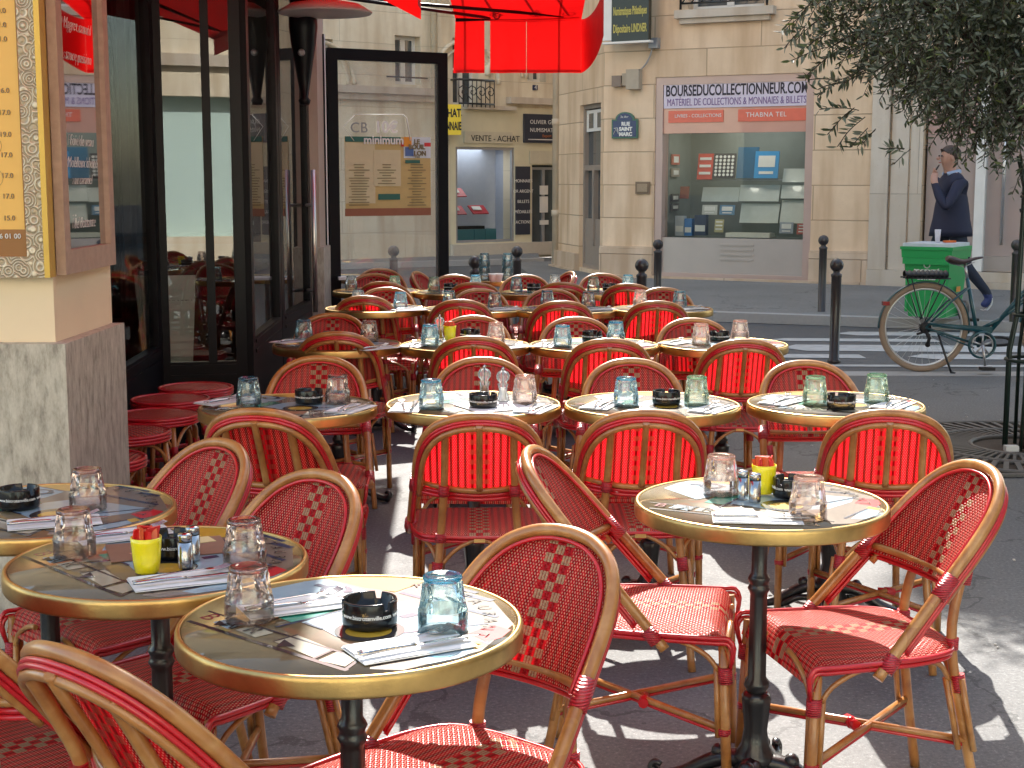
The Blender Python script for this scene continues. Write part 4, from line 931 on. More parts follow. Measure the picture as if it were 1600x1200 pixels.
# ---------------------------------------------------------------- cafe front on the left
t_ = thing('cafe_pillar', 'cream pillar on a veined grey stone plinth at the left edge', 'pillar', (0, 0, 0))
yA, yB = 4.6, 5.26; xA = -1.395
pcorn = [(-4.2, yA), (xA-.035, yA), (xA-.04, yA), (xA-.02, yB), (-4.2, yB)]
b = MB(); b.prism([(-4.2, yA+.03), (xA-.045, yA+.03), (xA-.035, yB), (-4.2, yB)], 0, 4.4); b.build('shaft', M['cream'], t_)
b = MB(); b.prism([(-4.2, yA-.02), (xA, yA-.02), (xA+.005, yB+.01), (-4.2, yB+.01)], 0, .985); b.build('plinth', M['trav'], t_)
# framed menu on the front face
def gold_orn():
    t = NT('gilded carved frame'); vo = t.add('ShaderNodeTexVoronoi'); vo.inputs['Scale'].default_value = 26; vo.feature = 'F1'; t.lk(t.coord(), vo.inputs[0])
    w = t.math('SINE', t.math('MULTIPLY', vo.outputs['Distance'], 30)); c = t.ramp(w, [(.0, (.42, .33, .21)), (.35, (.60, .50, .35)), (.95, (.72, .63, .47))])
    t.set(color=c, rough=.45, metal=.25); t.bump(w, .6, .004); return t.m
M['orn'] = gold_orn()
yF = yA+.03
def fx(px): return AT(px, 300, yF).x
def fz(py): return AT(40, py, yF).z
t_ = thing('menu_board', 'yellow menu board in a carved gilded frame on the left pillar', 'menu board')
x1 = fx(46); z0 = fz(400); zt = fz(-140); xo = fx(73); zo = fz(432)
b = MB(); b.bx(xo-.9, xo, yF-.05, yF-.002, zo, z0); b.bx(x1, xo, yF-.05, yF-.002, z0, zt); b.build('frame', M['orn'], t_)
b = MB(); b.bx(xo+.001, xo+.018, yF-.06, yF-.002, zo, zt); b.build('gilt_edge', simple('gold leaf edge', (.62, .40, .08), .4, .4), t_)
b = MB(); b.bx(x1-.8, x1, yF-.03, yF-.002, z0, zt); b.build('menu_sheet', simple('yellow printed menu', (.80, .47, .11), .5, var=.03), t_)
b = MB(); b.bx(x1-.8, x1-.001, yF-.034, yF-.0305, z0+.001, fz(358)); b.bx(x1-.008, x1+.001, yF-.036, yF-.0305, z0, zt); b.bx(x1-.8, x1, yF-.0365, yF-.031, z0, z0+.006); b.build('menu_footer', simple('brown band', (.30, .13, .03), .5), t_)
b = MB()
for tx, py in (('10.0', 22), ('11.0', 44), ('11.0', 66), ('16.0', 146), ('17.0', 180), ('19.0', 214), ('17.0', 246), ('17.0', 278), ('17.0', 310), ('15.0', 344)):
    flat_text(b, tx, .022, fx(18), fz(py), yF-.0315)
for py in (228, 278): b.tube([(fx(-4)+.03*cos(a), yF-.031, fz(py)+.03*sin(a)) for a in [2*pi*i/16 for i in range(17)]], .0006, 4)
b.build('menu_prices', simple('grey print', (.25, .18, .10), .6), t_)
b = MB(); flat_text(b, '2 26 01 00', .022, fx(12), fz(372), yF-.037); b.build('menu_phone', M['white'], t_)
# mirror slate on the side face (faces +X)
MSide = Matrix.Translation((xA-.035, 0, 0))@Matrix.Rotation(pi/2, 4, 'Z')@XR     # text x -> +Y, text y -> +Z
def sd(px):                                           # depth of a pixel column on the side plane
    X = xA-.01; return X/((px-800)/F)/1.0
t_ = thing('mirror_slate', 'wood framed mirror with white chalk writing round the pillar corner', 'mirror')
ya, yb = yA+.05, yB-.02; zm0 = .985+.42; zm0 = AT(120, 425, 4.8).z; zm1 = 3.3
b = MB(); xs = xA-.038
b.bx(xs, xs+.03, ya, ya+.06, zm0, zm1); b.bx(xs, xs+.03, yb-.06, yb, zm0, zm1); b.bx(xs, xs+.03, ya+.06, yb-.06, zm0, zm0+.075); b.build('frame', simple('pickled wood frame', (.42, .30, .22), .5, var=.3, nscale=30, bump=.3), t_)
mm = NT('mirror'); mm.set(color=(.55, .52, .52), metal=1.0, rough=.02)
b = MB(); b.poly([(xs+.012, ya+.06, zm0+.07), (xs+.012, yb-.06, zm0+.07), (xs+.012, yb-.06, zm1), (xs+.012, ya+.06, zm1)]); b.build('mirror_glass', mm.m, t_)
b = MB()
SH = Matrix(((1, .35, 0, 0), (0, 1, 0, 0), (0, 0, 1, 0), (0, 0, 0, 1)))
for tx, py, s in (('Magret canard', 48, .062), ('sauce passion', 96, .062), ('Foie de veau', 228, .062), ('Moelleux choco', 262, .062), ('au caramel', 288, .055), ('Île flottante', 356, .062)):
    text_mb(b, tx, s*.85, Matrix.Translation((xs+.016, (ya+yb)/2-.02, AT(120, py, 4.9).z))@Matrix.Rotation(pi/2, 4, 'Z')@XR@SH, ext=.0004, bold=-.0012, spacing=1.0)
b.build('chalk_writing', M['white'], t_)

# glazed folding doors: leaf helper in plan from a to b
def leaf(name, label, a, c, z0, z1, zg, w=.07, th=.05, gm=None, trans=None, base=True, group='black framed folding glass doors of the cafe'):
    a = Vector(a); c = Vector(c); L = (c-a).length; ang = atan2(c.y-a.y, c.x-a.x)
    r = thing(name, label, 'glass door', (a.x, a.y, 0), ang, group)
    b = MB(); b.bx(0, w, -th/2, th/2, z0, z1); b.bx(L-w, L, -th/2, th/2, z0, z1); b.bx(w, L-w, -th/2, th/2, z1-w, z1); b.bx(w, L-w, -th/2, th/2, z0 if base else zg-w, zg)
    if base and zg-z0 > .25:
        b.bx(w, L-w, -th/2-.008, -th/2-.001, zg-.035, zg-.015); b.bx(w, L-w, -th/2-.008, -th/2-.001, zg-.09, zg-.07)
    b.build('frame', M['black'], r)
    b = MB(); b.poly([(w, 0, zg), (L-w, 0, zg), (L-w, 0, z1-w), (w, 0, z1-w)]); b.build('glass', gm or M['glassdark'], r)
    return r, L
DT = 2.95
leaf('folding_door', 'glass door leaf beside the pillar running back into the cafe front', (-1.78, 5.28), (-1.93, 8.0), .0, DT, .60, w=.10)
r_, L_ = leaf('folding_door', 'glass door leaf facing the camera behind the row of stools', (-1.93, 8.02), (AT(384, 500, 8.1).x, 8.12), .0, DT, .50, w=.06)
b = MB(); b.bx(L_*.56, L_*.56+.045, -.03, .03, .5, DT-.085); b.build('mullion', M['black'], r_)
xq = AT(386, 500, 8.1).x
leaf('folding_door', 'glass door leaf left of the brushed steel handle', (xq, 8.14), (xq-.05, 9.5), .0, DT, .62, w=.09)
r, L = leaf('folding_door', 'glass door with long brushed steel pull handle', (xq-.05, 9.52), (xq-.03, 10.8), .0, DT, .62, w=.10)
b = MB(); hx = 1.0; hz1 = AT(440, 265, 10.4).z; hz0 = AT(440, 490, 10.4).z
b.tube([(hx, -.09, hz0), (hx, -.09, hz1)], .018, 10); b.tube([(hx, -.09, hz0+.15), (hx+.12, -.02, hz0+.15)], .012, 6); b.tube([(hx, -.09, hz1-.25), (hx+.12, -.02, hz1-.25)], .012, 6); b.build('pull_handle', simple('brushed steel', (.62, .60, .58), .3, .9), r)
# lintel / fascia over the doors
b = MB(); b.bx(-4.5, -1.45, 5.3, 10.8, DT, 4.4); b.build('fascia', M['black'], label='black lacquered fascia above the cafe folding doors', cat='fascia')
# interior
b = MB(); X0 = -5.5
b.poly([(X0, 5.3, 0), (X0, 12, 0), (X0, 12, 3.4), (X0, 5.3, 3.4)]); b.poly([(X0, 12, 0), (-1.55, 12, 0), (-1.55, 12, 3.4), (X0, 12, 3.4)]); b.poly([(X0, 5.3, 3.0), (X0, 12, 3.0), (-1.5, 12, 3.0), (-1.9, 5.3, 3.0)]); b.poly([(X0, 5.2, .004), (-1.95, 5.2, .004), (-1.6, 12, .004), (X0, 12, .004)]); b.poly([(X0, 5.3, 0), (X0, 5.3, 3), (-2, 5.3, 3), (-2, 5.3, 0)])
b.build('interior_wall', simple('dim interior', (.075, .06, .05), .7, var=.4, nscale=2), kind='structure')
t_ = thing('stone_pier', 'slim stone pier between the cafe door and the glass screen', 'pillar')
x0, x1 = AT(468, 400, 10.95).x, AT(503, 400, 10.95).x
b = MB(); b.bx(x0, x1, 10.85, 11.25, 1.0, 4.4); b.bx(x0+.08, x0+.1, 10.83, 10.85, 1.0, 4.4); b.build('shaft', simple('greige stone', (.46, .37, .30), .6, nscale=5, var=.15), t_)
b = MB(); b.bx(x0-.02, x1+.03, 10.82, 11.28, 0, 1.0); b.build('plinth', M['trav'], t_)
b = MB(); b.bx(-7, -1.5, 4.7, 12.3, 4.41, 15); b.build('upper_wall', M['stone'], label='upper storeys of the cafe building above the frame', cat='building')
# tall white champagne stand behind the glass
t_ = thing('champagne_stand', 'tall tapered white stand with a champagne name behind the glass door', 'stand')
c = AT(262, 500, 8.38); zt = AT(258, 428, 8.38).z
b = MB(); n = 2
for k in range(2): pass
def taper(b, c, w0, w1, z0, z1, rz=.3, mat=0):
    n = len(b.v); 
    for z, w in ((z0, w0), (z1, w1)):
        for x, y in ((-1, -1), (1, -1), (1, 1), (-1, 1)):
            q = Matrix.Rotation(rz, 2)@Vector((x*w/2, y*w/2)); b.v.append((c[0]+q.x, c[1]+q.y, z))
    for q in ((3, 2, 1, 0), (4, 5, 6, 7), (0, 1, 5, 4), (1, 2, 6, 5), (2, 3, 7, 6), (3, 0, 4, 7)): b.face([n+i for i in q], mat)
taper(b, (c.x, c.y), .20, .30, .0, zt); b.build('body', simple('glossy white', (.9, .89, .85), .25), t_)
b = MB(); taper(b, (c.x, c.y), .315, .315, zt+.001, zt+.03); taper(b, (c.x-.03, c.y), .2, .22, zt+.031, zt+.075); b.build('top', M['black'], t_)
b = MB(); text_mb(b, 'TAITTINGER', .042, Matrix.Translation((c.x, c.y, .82))@Matrix.Rotation(.3, 4, 'Z')@Matrix.Translation((0.02, -.142, 0))@XR@Matrix.Rotation(-.07, 4, 'X'), ext=.001, spacing=.9); text_mb(b, 'REIMS', .02, Matrix.Translation((c.x, c.y, .91))@Matrix.Rotation(.3, 4, 'Z')@Matrix.Translation((0.02, -.146, 0))@XR, ext=.001); b.build('lettering', M['dark'], t_)
# low shelves inside
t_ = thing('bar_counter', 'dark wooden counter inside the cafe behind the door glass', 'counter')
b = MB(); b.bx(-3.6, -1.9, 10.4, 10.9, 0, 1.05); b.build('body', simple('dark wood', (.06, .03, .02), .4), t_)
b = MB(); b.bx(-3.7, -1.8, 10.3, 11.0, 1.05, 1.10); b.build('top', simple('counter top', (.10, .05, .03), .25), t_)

# stools: drum of woven cane on splayed cane legs
def make_stool():
    t = thing('cane_stool', '', 'stool')
    b = MB(); b.grid(lambda u, v: ((.175*sqrt(v))*cos(2*pi*u), (.175*sqrt(v))*sin(2*pi*u), .47-.012*v*v), 32, 10, uvf=lambda u, v: (.175*sqrt(v)*cos(2*pi*u)+.5, .175*sqrt(v)*sin(2*pi*u)))
    b.build('seat', M['weave'], t)
    b = MB()
    for z, r in ((.458, .180), (.445, .181), (.432, .179)): b.tube([(r*cos(2*pi*i/32), r*sin(2*pi*i/32), z) for i in range(32)], .0075, 6, closed=True)
    b.build('seat_rail', M['red'], t)
    for k in range(4):
        w = pi/4+k*pi/2; c, s = cos(w), sin(w); b = MB()
        b.tube([(.215*c, .215*s, 0), (.165*c, .165*s, .43)], .012, 8); b.tube([(.178*c, .178*s, .30), (.174*c, .174*s, .34)], .017, 8, 1)
        b.tube([(.202*c, .202*s, .13), (.199*c, .199*s, .16)], .017, 8, 1)
        b.build('leg', [M['cane'], M['redwrap']], t)
    b = MB()
    for k in range(4):
        w0 = pi/4+k*pi/2; w1 = w0+pi/2; m = (w0+w1)/2
        P = lambda r, w, z: (r*cos(w), r*sin(w), z)
        b.tube(crom([P(.176, w0, .31), P(.165, w0+.25, .39), P(.155, m, .425), P(.165, w1-.25, .39), P(.176, w1, .31)], 4), .0075, 6)
    b.build('brace', M['cane'], t)
    b = MB(); b.tube([(.150*cos(2*pi*i/24), .150*sin(2*pi*i/24), .145) for i in range(24)], .008, 6, closed=True); b.tube([(.165*cos(2*pi*i/24), .165*sin(2*pi*i/24), .135) for i in range(24)], .008, 6, closed=True); b.build('foot_ring', M['red'], t)
    return t
STOOL = Proto(make_stool())
for i, (px, py, lb) in enumerate(((150, 712, 'nearest red woven stool, half hidden by the stone plinth'), (196, 671, 'second nearest red woven stool, in front of the glass doors'), (247, 644, 'middle one of the five red woven stools'), (266, 620, 'fourth nearest red woven stool by the glass doors'), (306, 602, 'farthest red woven stool against the glass door'))):
    p = G(px, py, .47); STOOL.put((p.x, p.y, 0), i*.7, lb, group='red woven stools by the cafe doors')

# black cast consoles hanging from the fascia
def console(px, w, pb, d, label):
    t = thing('awning_bracket', label, 'bracket', group='black cast brackets under the awning'); c = AT(px, pb, d); w = w/F*d
    b = MB(); zt = 3.05; pr = [(c.z, w*.16), (c.z+.03, w*.22), (c.z+.05, w*.14), (c.z+.2, w*.26), (c.z+.4, w*.44), (c.z+.5, w*.5), (c.z+.56, w*.5), (c.z+.57, w*.46), (zt+.3, w*.5)]
    b.lathe([(r, z) for z, r in pr], 20, c=(c.x, d, 0)); b.build('body', M['black'], t)
    b = MB(); b.lathe([(0, 0), (.02, 0), (.024, .03), (.012, .04)], 12, M=Matrix.Translation((c.x, d-w*.42, c.z+.33))@Matrix.Rotation(pi/2, 4, 'X')); b.build('knob', M['zinc'], t)
console(476, 44, 164, 9.9, 'large black cast bracket above the stone pier')
console(372, 42, 84, 8.3, 'smaller black cast bracket above the folding doors')
# round heater lamp under the awning
t_ = thing('heat_lamp', 'round grey lamp dish hanging under the red awning', 'lamp')
c = AT(508, 22, 9.6); b = MB(); b.lathe([(.0, .02), (.20, .02), (.29, 0), (.30, .012), (.22, .06), (.06, .09), (.0, .09)][::1], 40, c=(c.x, c.y, c.z)); b.build('dish', simple('grey enamel dish', (.55, .52, .50), .35), t_)
b = MB(); b.tube([(c.x, c.y, c.z+.08), (c.x, c.y, c.z+.65)], .02, 8); b.build('stem', M['black'], t_)

# awnings
def sheet_grid(f, nu, nv): b = MB(); b.grid(f, nu, nv); return b
t_ = thing('red_awning', 'long red canvas awning over the left side of the terrace', 'awning')
ex0, ex1 = -.33, -.62
def aw1(u, v):
    y = 2.6+(10.3-2.6)*u; xe = ex0+(ex1-ex0)*(y-3)/7.3; x = -1.9+(xe+1.9)*v
    return (x, y, 3.37-.63*v+.012*sin(u*40)*sin(v*3))
b = MB(); b.grid(aw1, 60, 6); b.build('canopy', M['canvas'], t_)
b = MB()
def va1(u, v):
    x, y, z = aw1(u, 1); return (x+.006*sin(u*60)*v, y, z-.14*v)
b.grid(va1, 80, 3)
def ve1(u, v):
    x, y, z = aw1(1, u); return (x, y+.004, z-.17*v)
b.grid(ve1, 8, 2); b.build('valance', M['canvas'], t_)
b = MB()
for y in (3.2, 5.6, 8.0, 10.2):
    xe = ex0+(ex1-ex0)*(y-3)/7.3; b.tube([(-1.85, y, 3.28), (xe-.02, y, 2.76)], .014, 6, 0)
    b.tube([(-1.85, y, 3.0), (xe-.02, y, 2.76)], .010, 6, 0)
b.tube([(ex0, 2.6, 2.78), (ex1, 10.28, 2.78)], .02, 8); b.build('frame', M['black'], t_)
t_ = thing('red_awning', 'red awning end with a slit valance hanging above the far tables', 'awning')
ax0, ax1 = AT(712, 100, 12.0).x, AT(908, 100, 12.0).x; zv1 = AT(800, 30, 12.0).z; zv0 = AT(800, 114, 12.0).z; zu = AT(800, -20, 11.2).z
xtl = AT(700, 0, 11.3).x
b = MB(); b.grid(lambda u, v: (ax0+(ax1-ax0)*u+(xtl-ax0)*(1-v)*(1-u)*1.0, 10.95+1.05*v, zu+(zv1-zu)*v-.02*sin(pi*u)), 16, 6)
b.build('canopy', M['canvas'], t_)
b = MB()
for a, c in ((712, 757), (766, 822), (823, 908)):
    xa, xb = AT(a, 100, 12).x, AT(c, 100, 12).x
    b.grid(lambda u, v: (xa+(xb-xa)*u-(.02*v*(1 if a == 712 else 0)*(1-u)) , 12.0+.015*sin(u*7+a)*v, zv1+(zv0-zv1)*v), 10, 5)
    b.grid(lambda u, v: (xa+(xb-xa)*u, 11.996+.015*sin(u*7+a), zv0+.025-.02*v), 10, 1)
b.build('valance', M['canvas'], t_)
b = MB(); xc = AT(932, 100, 11.9).x
b.grid(lambda u, v: (ax1+(xc-ax1)*sin(u*pi/2), 12.0-1.0*u*u, zv1+(zu-zv1)*u*u*.9-(zv1-zv0)*v*(1-.15*u)), 10, 5); b.build('side_valance', M['canvas'], t_)
b = MB()
for (a, c, d, e, y0, y1) in ((480, -8, 880, 25, 10.6, 11.9), (540, -3, 765, 28, 10.6, 11.9)):
    p = AT(a, c, y0); q = AT(d, e, y1); b.tube([p, q], .013, 6)
b.tube([AT(712, 31, 11.96), AT(905, 24, 11.96)], .015, 6)
for a in (775, 838, 888):
    p = AT(a, 18, 11.9); b.tube([p, AT(a-25, -20, 11.2)], .01, 6)
    b.tube([(p.x+.05*sin(k*.6), p.y, p.z+.05-.05*cos(k*.6)) for k in range(11)], .006, 5)
b.build('frame', M['black'], t_)
b = MB()
for a, z in ((776, 22), (838, 14)):
    p = AT(a, z, 11.8); b.sphere((p.x, p.y, p.z), .035, seg=12, sc=(1, 1, 1.2)); b.tube([(p.x, p.y, p.z+.03), (p.x, p.y, p.z+.1)], .015, 8)
b.build('bulb', glass('clear bulb', (.95, .93, .9)), t_)

# standing glass screen with the menu
a = AT(512, 300, 11.25); c = AT(698, 300, 11.75)
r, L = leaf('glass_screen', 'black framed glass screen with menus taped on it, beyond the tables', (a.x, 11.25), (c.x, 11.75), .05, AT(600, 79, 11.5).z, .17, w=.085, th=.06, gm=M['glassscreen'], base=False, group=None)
r['category'] = 'glass screen'
PG = Plane((a.x, 11.25), (c.x, 11.75)); g = lambda px, py: PG.uz(px, py)
b = MB(); b.bx(-.16, -.03, -.05, .05, 0, 2.56); b.build('side_post', M['black'], r)
b = MB(); b.bx(-.028, -.012, -.03, -.0, 0, 2.56); b.build('edge_strip', M['white'], r)
def quad(px0, px1, py0, py1, y, mat, b):
    x0, z1 = g(px0, py0); x1, _ = g(px1, py0); _, z0 = g((px0+px1)/2, py1); b.bx(x0, x1, y, y+.0015, z0, z1, mat)
mats = [simple('yellowed menu paper', (.55, .40, .16), .6), simple('cream paper', (.60, .52, .32), .6), simple('brown strip', (.28, .10, .05), .6), simple('green strip', (.03, .13, .10), .6), simple('orange print', (.75, .30, .03), .6), simple('red print', (.6, .04, .04), .6), simple('blue print', (.08, .15, .35), .6), simple('pale print', (.6, .66, .7), .6), simple('fine print', (.20, .16, .08), .6)]
b = MB(); quad(538, 672, 213, 337, -.004, 0, b); quad(538, 585, 222, 318, -.008, 1, b); quad(583, 625, 234, 291, -.011, 1, b); quad(538, 672, 326, 337, -.014, 2, b); quad(590, 624, 303, 312, -.014, 3, b); quad(538, 625, 213, 222, -.014, 3, b); quad(632, 655, 250, 255, -.014, 3, b)
quad(630, 672, 214, 247, -.008, 7, b); quad(630, 642, 214, 229, -.012, 4, b); quad(626, 630, 223, 229, -.012, 5, b); quad(662, 672, 223, 229, -.012, 5, b); quad(632, 645, 230, 244, -.012, 6, b)
b.build('menu_sheet', mats, r)
b = MB(); x, z = g(650, 225); flat_text(b, 'LE', .05, x, z, -.016, bold=.002); x, z = g(650, 233); flat_text(b, 'BOUIL', .05, x, z, -.016, bold=.002); x, z = g(655, 243); flat_text(b, 'LON', .05, x, z, -.016, bold=.002); x, z = g(651, 246.5); flat_text(b, 'PARIS', .016, x, z, -.016)
random.seed(4)
for i in range(16):
    for cx in (560, 603, 650):
        py = 258+4.2*i
        if cx == 603 and py > 288: continue
        if py > 322: continue
        x, z = g(cx, py); w_ = random.uniform(.03, .09); b.bx(x-w_, x+w_, -.0165, -.0145, z, z+.006)
b.build('menu_print', mats[8], r)
b = MB(); x, z = g(560, 207); flat_text(b, 'CB', .11, x, z, -.012, spacing=1.1); b.build('grey_writing', simple('grey marker', (.25, .25, .25), .6), r)
b = MB(); x, z = g(603, 207); flat_text(b, '10€', .12, x, z, -.012, bold=.003); x, z = g(598, 225); flat_text(b, 'minimum', .09, x, z, -.02, bold=.002)
pts = [g(*q) for q in ((628, 179), (634, 184), (640, 220))]; b.tube([(x, -.014, z) for x, z in pts], .005, 5); pts = [g(*q) for q in ((551, 179), (628, 179))]; b.tube([(x, -.014, z) for x, z in pts], .0025, 5)
pts = [g(*q) for q in ((553, 180), (535, 198), (552, 220))]; b.tube([(x, -.014, z) for x, z in pts], .0025, 5)
b.build('white_writing', M['white'], r)
# ---------------------------------------------------------------- things on the tables
def tinted(name, tint, edge, ior=1.48):
    t = NT(name); tr = t.add('ShaderNodeBsdfTransparent'); lw = t.add('ShaderNodeLayerWeight'); lw.inputs['Blend'].default_value = .18
    c = t.mix(lw.outputs['Facing'], tint, edge); t.lk(c, tr.inputs[0])
    gl = t.add('ShaderNodeBsdfGlossy'); gl.inputs['Roughness'].default_value = .03; gl.inputs['Color'].default_value = (1, 1, 1, 1)
    fr = t.add('ShaderNodeFresnel'); fr.inputs[0].default_value = ior
    mx = t.add('ShaderNodeMixShader'); t.lk(t.math('ADD', fr.outputs[0], .03), mx.inputs[0]); t.lk(tr.outputs[0], mx.inputs[1]); t.lk(gl.outputs[0], mx.inputs[2])
    df = t.add('ShaderNodeBsdfTranslucent'); df.inputs[0].default_value = (*edge, 1); m2 = t.add('ShaderNodeMixShader'); m2.inputs[0].default_value = .05
    t.lk(mx.outputs[0], m2.inputs[1]); t.lk(df.outputs[0], m2.inputs[2]); t.lk(m2.outputs[0], t.out.inputs[0]); return t.m
GM = {'pink': (tinted('pink tumbler glass', (.992, .968, .96), (.95, .80, .75)), tinted('pink glass foot', (.98, .84, .79), (.90, .60, .52))),
      'blue': (tinted('blue tumbler glass', (.95, .985, .99), (.50, .76, .86)), tinted('blue glass foot', (.55, .86, .95), (.08, .50, .72))),
      'green': (tinted('green tumbler glass', (.97, .99, .96), (.62, .80, .66)), tinted('green glass foot', (.78, .94, .82), (.35, .65, .42))),
      'clear': (tinted('clear tumbler glass', (.98, .985, .985), (.68, .72, .74)), tinted('clear glass foot', (.75, .82, .86), (.30, .38, .42)))}
def make_glass(col):
    t = thing('tumbler', '', 'tumbler')
    b = MB(); b.lathe([(.0415, .0), (.0430, .0015), (.0430, .034), (.0420, .038)], 40)
    b.lathe([(.0420, .0381), (.0385, .046), (.0362, .060), (.0340, .082), (.0325, .088)], 20, flute=(10, .040, .040, .086), sm=False)
    b.lathe([(.0385, .0), (.0385, .036), (.0345, .048), (.031, .078), (.0, .080)], 20, flute=(10, .035, .045, .077), sm=False)
    b.lathe([(.0405, 0), (.0385, 0)], 40); 
    b.build('bowl', GM[col][0], t)
    b = MB(); b.lathe([(.0335, .0882), (.0340, .092), (.0325, .0955), (.029, .0965), (.025, .094), (.0, .0935)], 40); b.lathe([(.031, .0885), (.0, .086)], 40); b.build('foot', GM[col][1], t)
    return Proto(t)
GL = {c: make_glass(c) for c in GM}
M['ashblack'] = simple('black glass ashtray', (.006, .006, .007), .16, spec=.4)
M['print_white'] = simple('white print', (.8, .8, .8), .5)
def make_ash():
    t = thing('ashtray', '', 'ashtray'); b = MB(); seg = 120; n0 = 0
    prof = [(.0, .004), (.044, .0), (.0465, .002), (.0475, .008), (.0475, .044), (.0465, .047), (.0435, .047), (.042, .045), (.041, .014), (.0, .012)]
    b.lathe(prof, seg, c=(0, 0, 0))
    # notches in the rim
    for i, v in enumerate(b.v):
        if v[2] > .043:
            w = (atan2(v[1], v[0])) % (2*pi)
            for a in (1.25, 3.35, 5.45):
                if abs(((w-a+pi) % (2*pi))-pi) < .12: b.v[i] = (v[0], v[1], v[2]-.013)
    b.build('bowl', M['ashblack'], t)
    b = MB()
    for a in (0, 2*pi/3, 4*pi/3): text_mb(b, 'www.bistrotenville.com', .0105, Matrix.Rotation(a-.1, 4, 'Z')@Matrix.Translation((0, 0, .021)), ext=.0003, bend=.0480, spacing=.95)
    b.build('ashtray_lettering', M['print_white'], t); return Proto(t)
ASH = make_ash()
M['napkin'] = simple('white paper napkin', (.72, .72, .72), .8, var=.03); M['steel'] = simple('stainless steel', (.44, .44, .45), .2, 1.0, var=.05)
def make_napkin():
    b = MB(); 
    b.bx(-.1, .1, -.05, .05, .0003, .0018); b.grid(lambda u, v: ((u-.5)*.198, (v-.5)*.096, .0022+.0012*(sin(u*5+v)*.5+.5)), 10, 4); b.grid(lambda u, v: ((u-.5)*.196, (v-.5)*.05+.022, .0036+.0016*(sin(u*4+1)*.5+.5)), 10, 2); return Proto(b.build('napkin', M['napkin'], None, cat='napkin'))
NAP = make_napkin()
def make_fork():
    b = MB(); b.tube(crom([(-.10, 0, .004), (-.03, 0, .007), (.03, 0, .006), (.045, 0, .005)], 4), [.0034-.00010*i for i in range(13)], 8, flat=.45)
    b.tube(crom([(.045, 0, .005), (.056, 0, .004), (.064, 0, .003)], 3), [.003, .005, .008, .010, .0115, .0122, .0122], 8, flat=.2)
    for k in (-1.5, -.5, .5, 1.5): b.tube(crom([(.062, k*.0062, .003), (.08, k*.006, .0035), (.10, k*.0055, .009)], 3), .0016, 5)
    return Proto(b.build('fork', M['steel'], None, cat='fork'))
def make_knife():
    b = MB(); b.tube(crom([(-.11, 0, .005), (-.07, 0, .006), (-.01, 0, .005)], 4), [.0035, .0052, .006, .006, .006, .0055, .005, .0045, .004], 8, flat=.7)
    b.tube(crom([(-.012, 0, .005), (.03, .001, .004), (.08, .002, .004), (.11, -.003, .004)], 4), [.0035, .005, .0065, .0075, .008, .008, .0085, .0085, .008, .007, .006, .004, .0012], 8, flat=.14)
    return Proto(b.build('knife', M['steel'], None, cat='knife'))
FORK, KNIFE = make_fork(), make_knife()
def make_cup():
    t = thing('sugar_cup', '', 'cup'); b = MB(); b.lathe([(.0, .001), (.020, .001), (.0235, .004), (.027, .03), (.0295, .062), (.0300, .072), (.0285, .072), (.0265, .04), (.02, .01), (0, .009)], 32); b.build('cup', simple('bright yellow cup', (.82, .70, .01), .25, var=.03, coat=.6), t)
    random.seed(3); b = MB()
    for k in range(9):
        a = k*.75; r = .012; b.box((r*cos(a), r*sin(a), .067+.004*(k % 3)), (.034, .003, .036), a+1.1+random.uniform(-.3, .3), k % 2, random.uniform(-.45, .45))
    b.build('sugar_packets', [simple('red sugar packet', (.62, .02, .02), .4), simple('orange red packet', (.60, .09, .02), .4)], t); return Proto(t)
CUP = make_cup()
def make_shaker():
    t = thing('metal_shaker', '', 'shaker'); b = MB(); b.lathe([(.0, 0), (.0135, 0), (.0142, .002), (.0142, .052)], 24); b.build('body', M['steel'], t)
    b = MB(); b.lathe([(.0132, .0525), (.0132, .0545), (.0142, .055), (.0142, .066), (.012, .0695), (0, .070)], 24); b.build('cap', M['steel'], t)
    b = MB(); b.lathe([(.0137, .0515), (.0137, .0555)], 24); b.build('seam_ring', M['ashblack'], t); return Proto(t)
SHK = make_shaker()
def make_mill(fill):
    t = thing('pepper_mill', '', 'mill'); b = MB(); b.lathe([(.0, 0), (.022, 0), (.023, .006), (.018, .018), (.014, .04), (.017, .056), (.020, .060), (.013, .066), (.022, .078), (.024, .090), (.018, .102), (.007, .108), (0, .109)], 24, flute=(8, .05, .01, .055)); b.build('body', GM['clear'][0], t)
    b = MB(); b.lathe([(0, .004), (.016, .006), (.012, .02), (.010, .048), (0, .05)], 16); b.build('filling', fill, t)
    b = MB(); b.lathe([(.003, .05), (.003, .108), (.006, .110), (.007, .117), (.0, .121)], 10); b.build('spindle', M['steel'], t); return Proto(t)
MILLS = [make_mill(simple('peppercorns', (.20, .10, .06), .6, var=.5, nscale=300)), make_mill(simple('salt', (.80, .80, .80), .7))]
def on(px, py, dz=0): p = G(px, py, TH); return Vector((p.x, p.y, TH+.0014+dz))
NM = {'b': 'nearest full row', 'c': 'second full row', 'd': 'third full row', 'e': 'fourth full row'}
def tname(k):
    return TB[k][2].replace(' in the ', ', ') if k[0] in 'bcde' else TB[k][2]
def glass_on(k, px, py, col, q):
    GL[col].put(on(px, py), random.uniform(0, 6), '%s upturned tumbler, %s%s' % (col if col != 'clear' else 'colourless', q, tname(k)), group='upturned coloured tumblers')
def ash_on(k, px, py, rz=0): ASH.put(on(px, py), rz, 'black round ashtray on '+tname(k), group='black round ashtrays')
